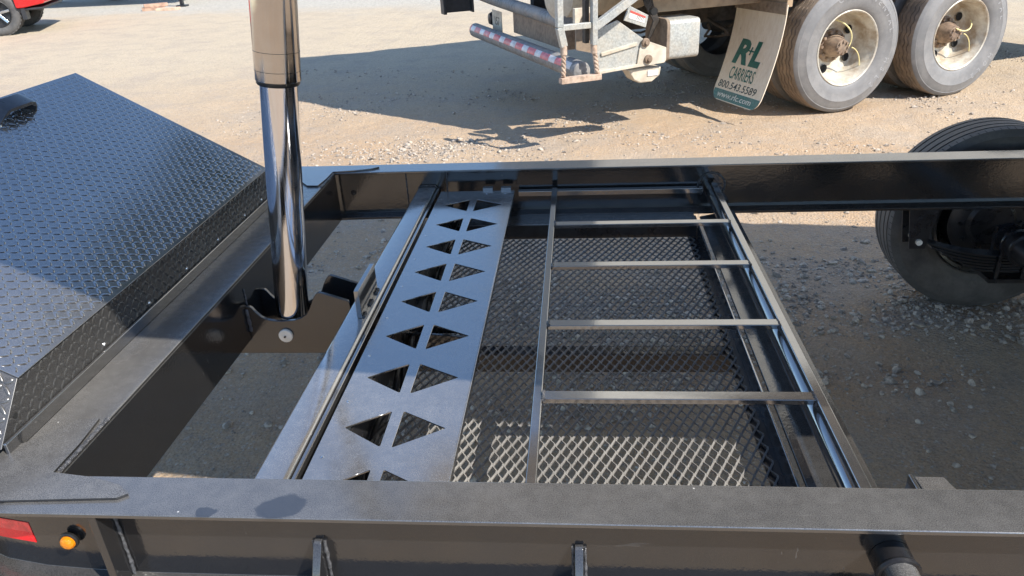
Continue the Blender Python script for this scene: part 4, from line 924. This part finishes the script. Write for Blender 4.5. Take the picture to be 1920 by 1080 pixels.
# planks on the ground
def plank(loc, rz, L, Wd, H, m, lab, tilt=0.0):
    o = MB().box(-L / 2, L / 2, -Wd / 2, Wd / 2, 0, H).build('wood_plank', m, None, bevel=0.005); o.location = loc; o.rotation_euler = (tilt, 0, rz)
    tag(o, lab, 'plank', 'planks lying beside the landing leg')
plank((-9.92, 18.12, GZ), 0.45, 0.50, 0.22, 0.07, M_PLANK, 'dark weathered plank lying lowest in the short stack')
plank((-9.86, 18.14, GZ + 0.072), 0.55, 0.52, 0.18, 0.07, M_PLANK, 'reddish plank stacked on top of the dark weathered one')
plank((-9.48, 17.95, GZ), 0.15, 0.50, 0.22, 0.055, M_PLANK2, 'pale orange plank lying flat on the gravel in front of the stack')

# ============================================================ tall trees beyond the yard (outside the frame, mirrored in the paint)
def leaf_mat():
    m, t, b = mat('olive_tree_foliage'); p = pos(t)
    t.links.new(mixc(t, ramp(t, noise(t, p, 1.3, 4), 0.35, 0.65), (0.045, 0.065, 0.03), (0.10, 0.12, 0.06)), b.inputs['Base Color']); b.inputs['Roughness'].default_value = 0.7; return m
M_LEAF = leaf_mat(); M_BARK = simple('grey_bark', (0.20, 0.16, 0.12), 0.9, var=0.3, vs_=6, bs=0.6)
def tree(x, y, H, Rr, label, seed):
    rg = np.random.default_rng(seed); T = tag(empty('yard_tree', (x, y, GZ)), label, 'tree', 'trees beyond the yard')
    P = [(0, 0, 0), (0.1, 0, H * 0.2), (0.0, 0.2, H * 0.45), (0.2, 0.1, H * 0.8)]
    MB().tube(P, [0.42, 0.32, 0.22, 0.08], 12).build('trunk', M_BARK, T)
    cl = []
    for k in range(60):
        a = rg.uniform(0, 6.28); hz = rg.uniform(0.18, 0.97); rr = Rr * math.sin(math.pi * min(1, (hz - 0.1) / 0.95)) ** 0.6 * rg.uniform(0.2, 0.85)
        cl.append((rr * math.cos(a), rr * math.sin(a), H * hz, rg.uniform(1.1, 2.2)))
    lb = MB()
    for c in cl[:12]: lb.tube([(0.05, 0.1, max(1.5, c[2] * 0.6)), (c[0], c[1], c[2])], [0.12, 0.03], 6)
    lb.build('limbs', M_BARK, T)
    n = 16000; ci = rg.integers(0, len(cl), n); C = np.array(cl)[ci]; d = rg.normal(size=(n, 3)); d /= np.linalg.norm(d, axis=1)[:, None]
    ctr = C[:, :3] + d * (C[:, 3] * rg.uniform(0.5, 1.05, n))[:, None] * np.array([1, 1, 0.75])
    u = rg.normal(size=(n, 3)); u /= np.linalg.norm(u, axis=1)[:, None]; v = np.cross(u, rg.normal(size=(n, 3))); v /= np.linalg.norm(v, axis=1)[:, None]
    sz_ = rg.uniform(0.2, 0.45, n)[:, None]
    V = np.stack([ctr - u * sz_, ctr + v * sz_ * 0.6, ctr + u * sz_, ctr - v * sz_ * 0.6], 1).reshape(-1, 3)
    o = np_mesh('crown', V, np.arange(4 * n).reshape(n, 4), M_LEAF, False); o.parent = T
tree(4.2, 27.5, 28, 8.0, 'tall olive tree behind the heavy truck, leftmost of the row', 3)
tree(13.5, 26.0, 21, 5.5, 'olive tree in the middle of the row behind the truck', 4)
tree(23.0, 28.0, 23, 6.0, 'olive tree at the right end of the row behind the truck', 5)
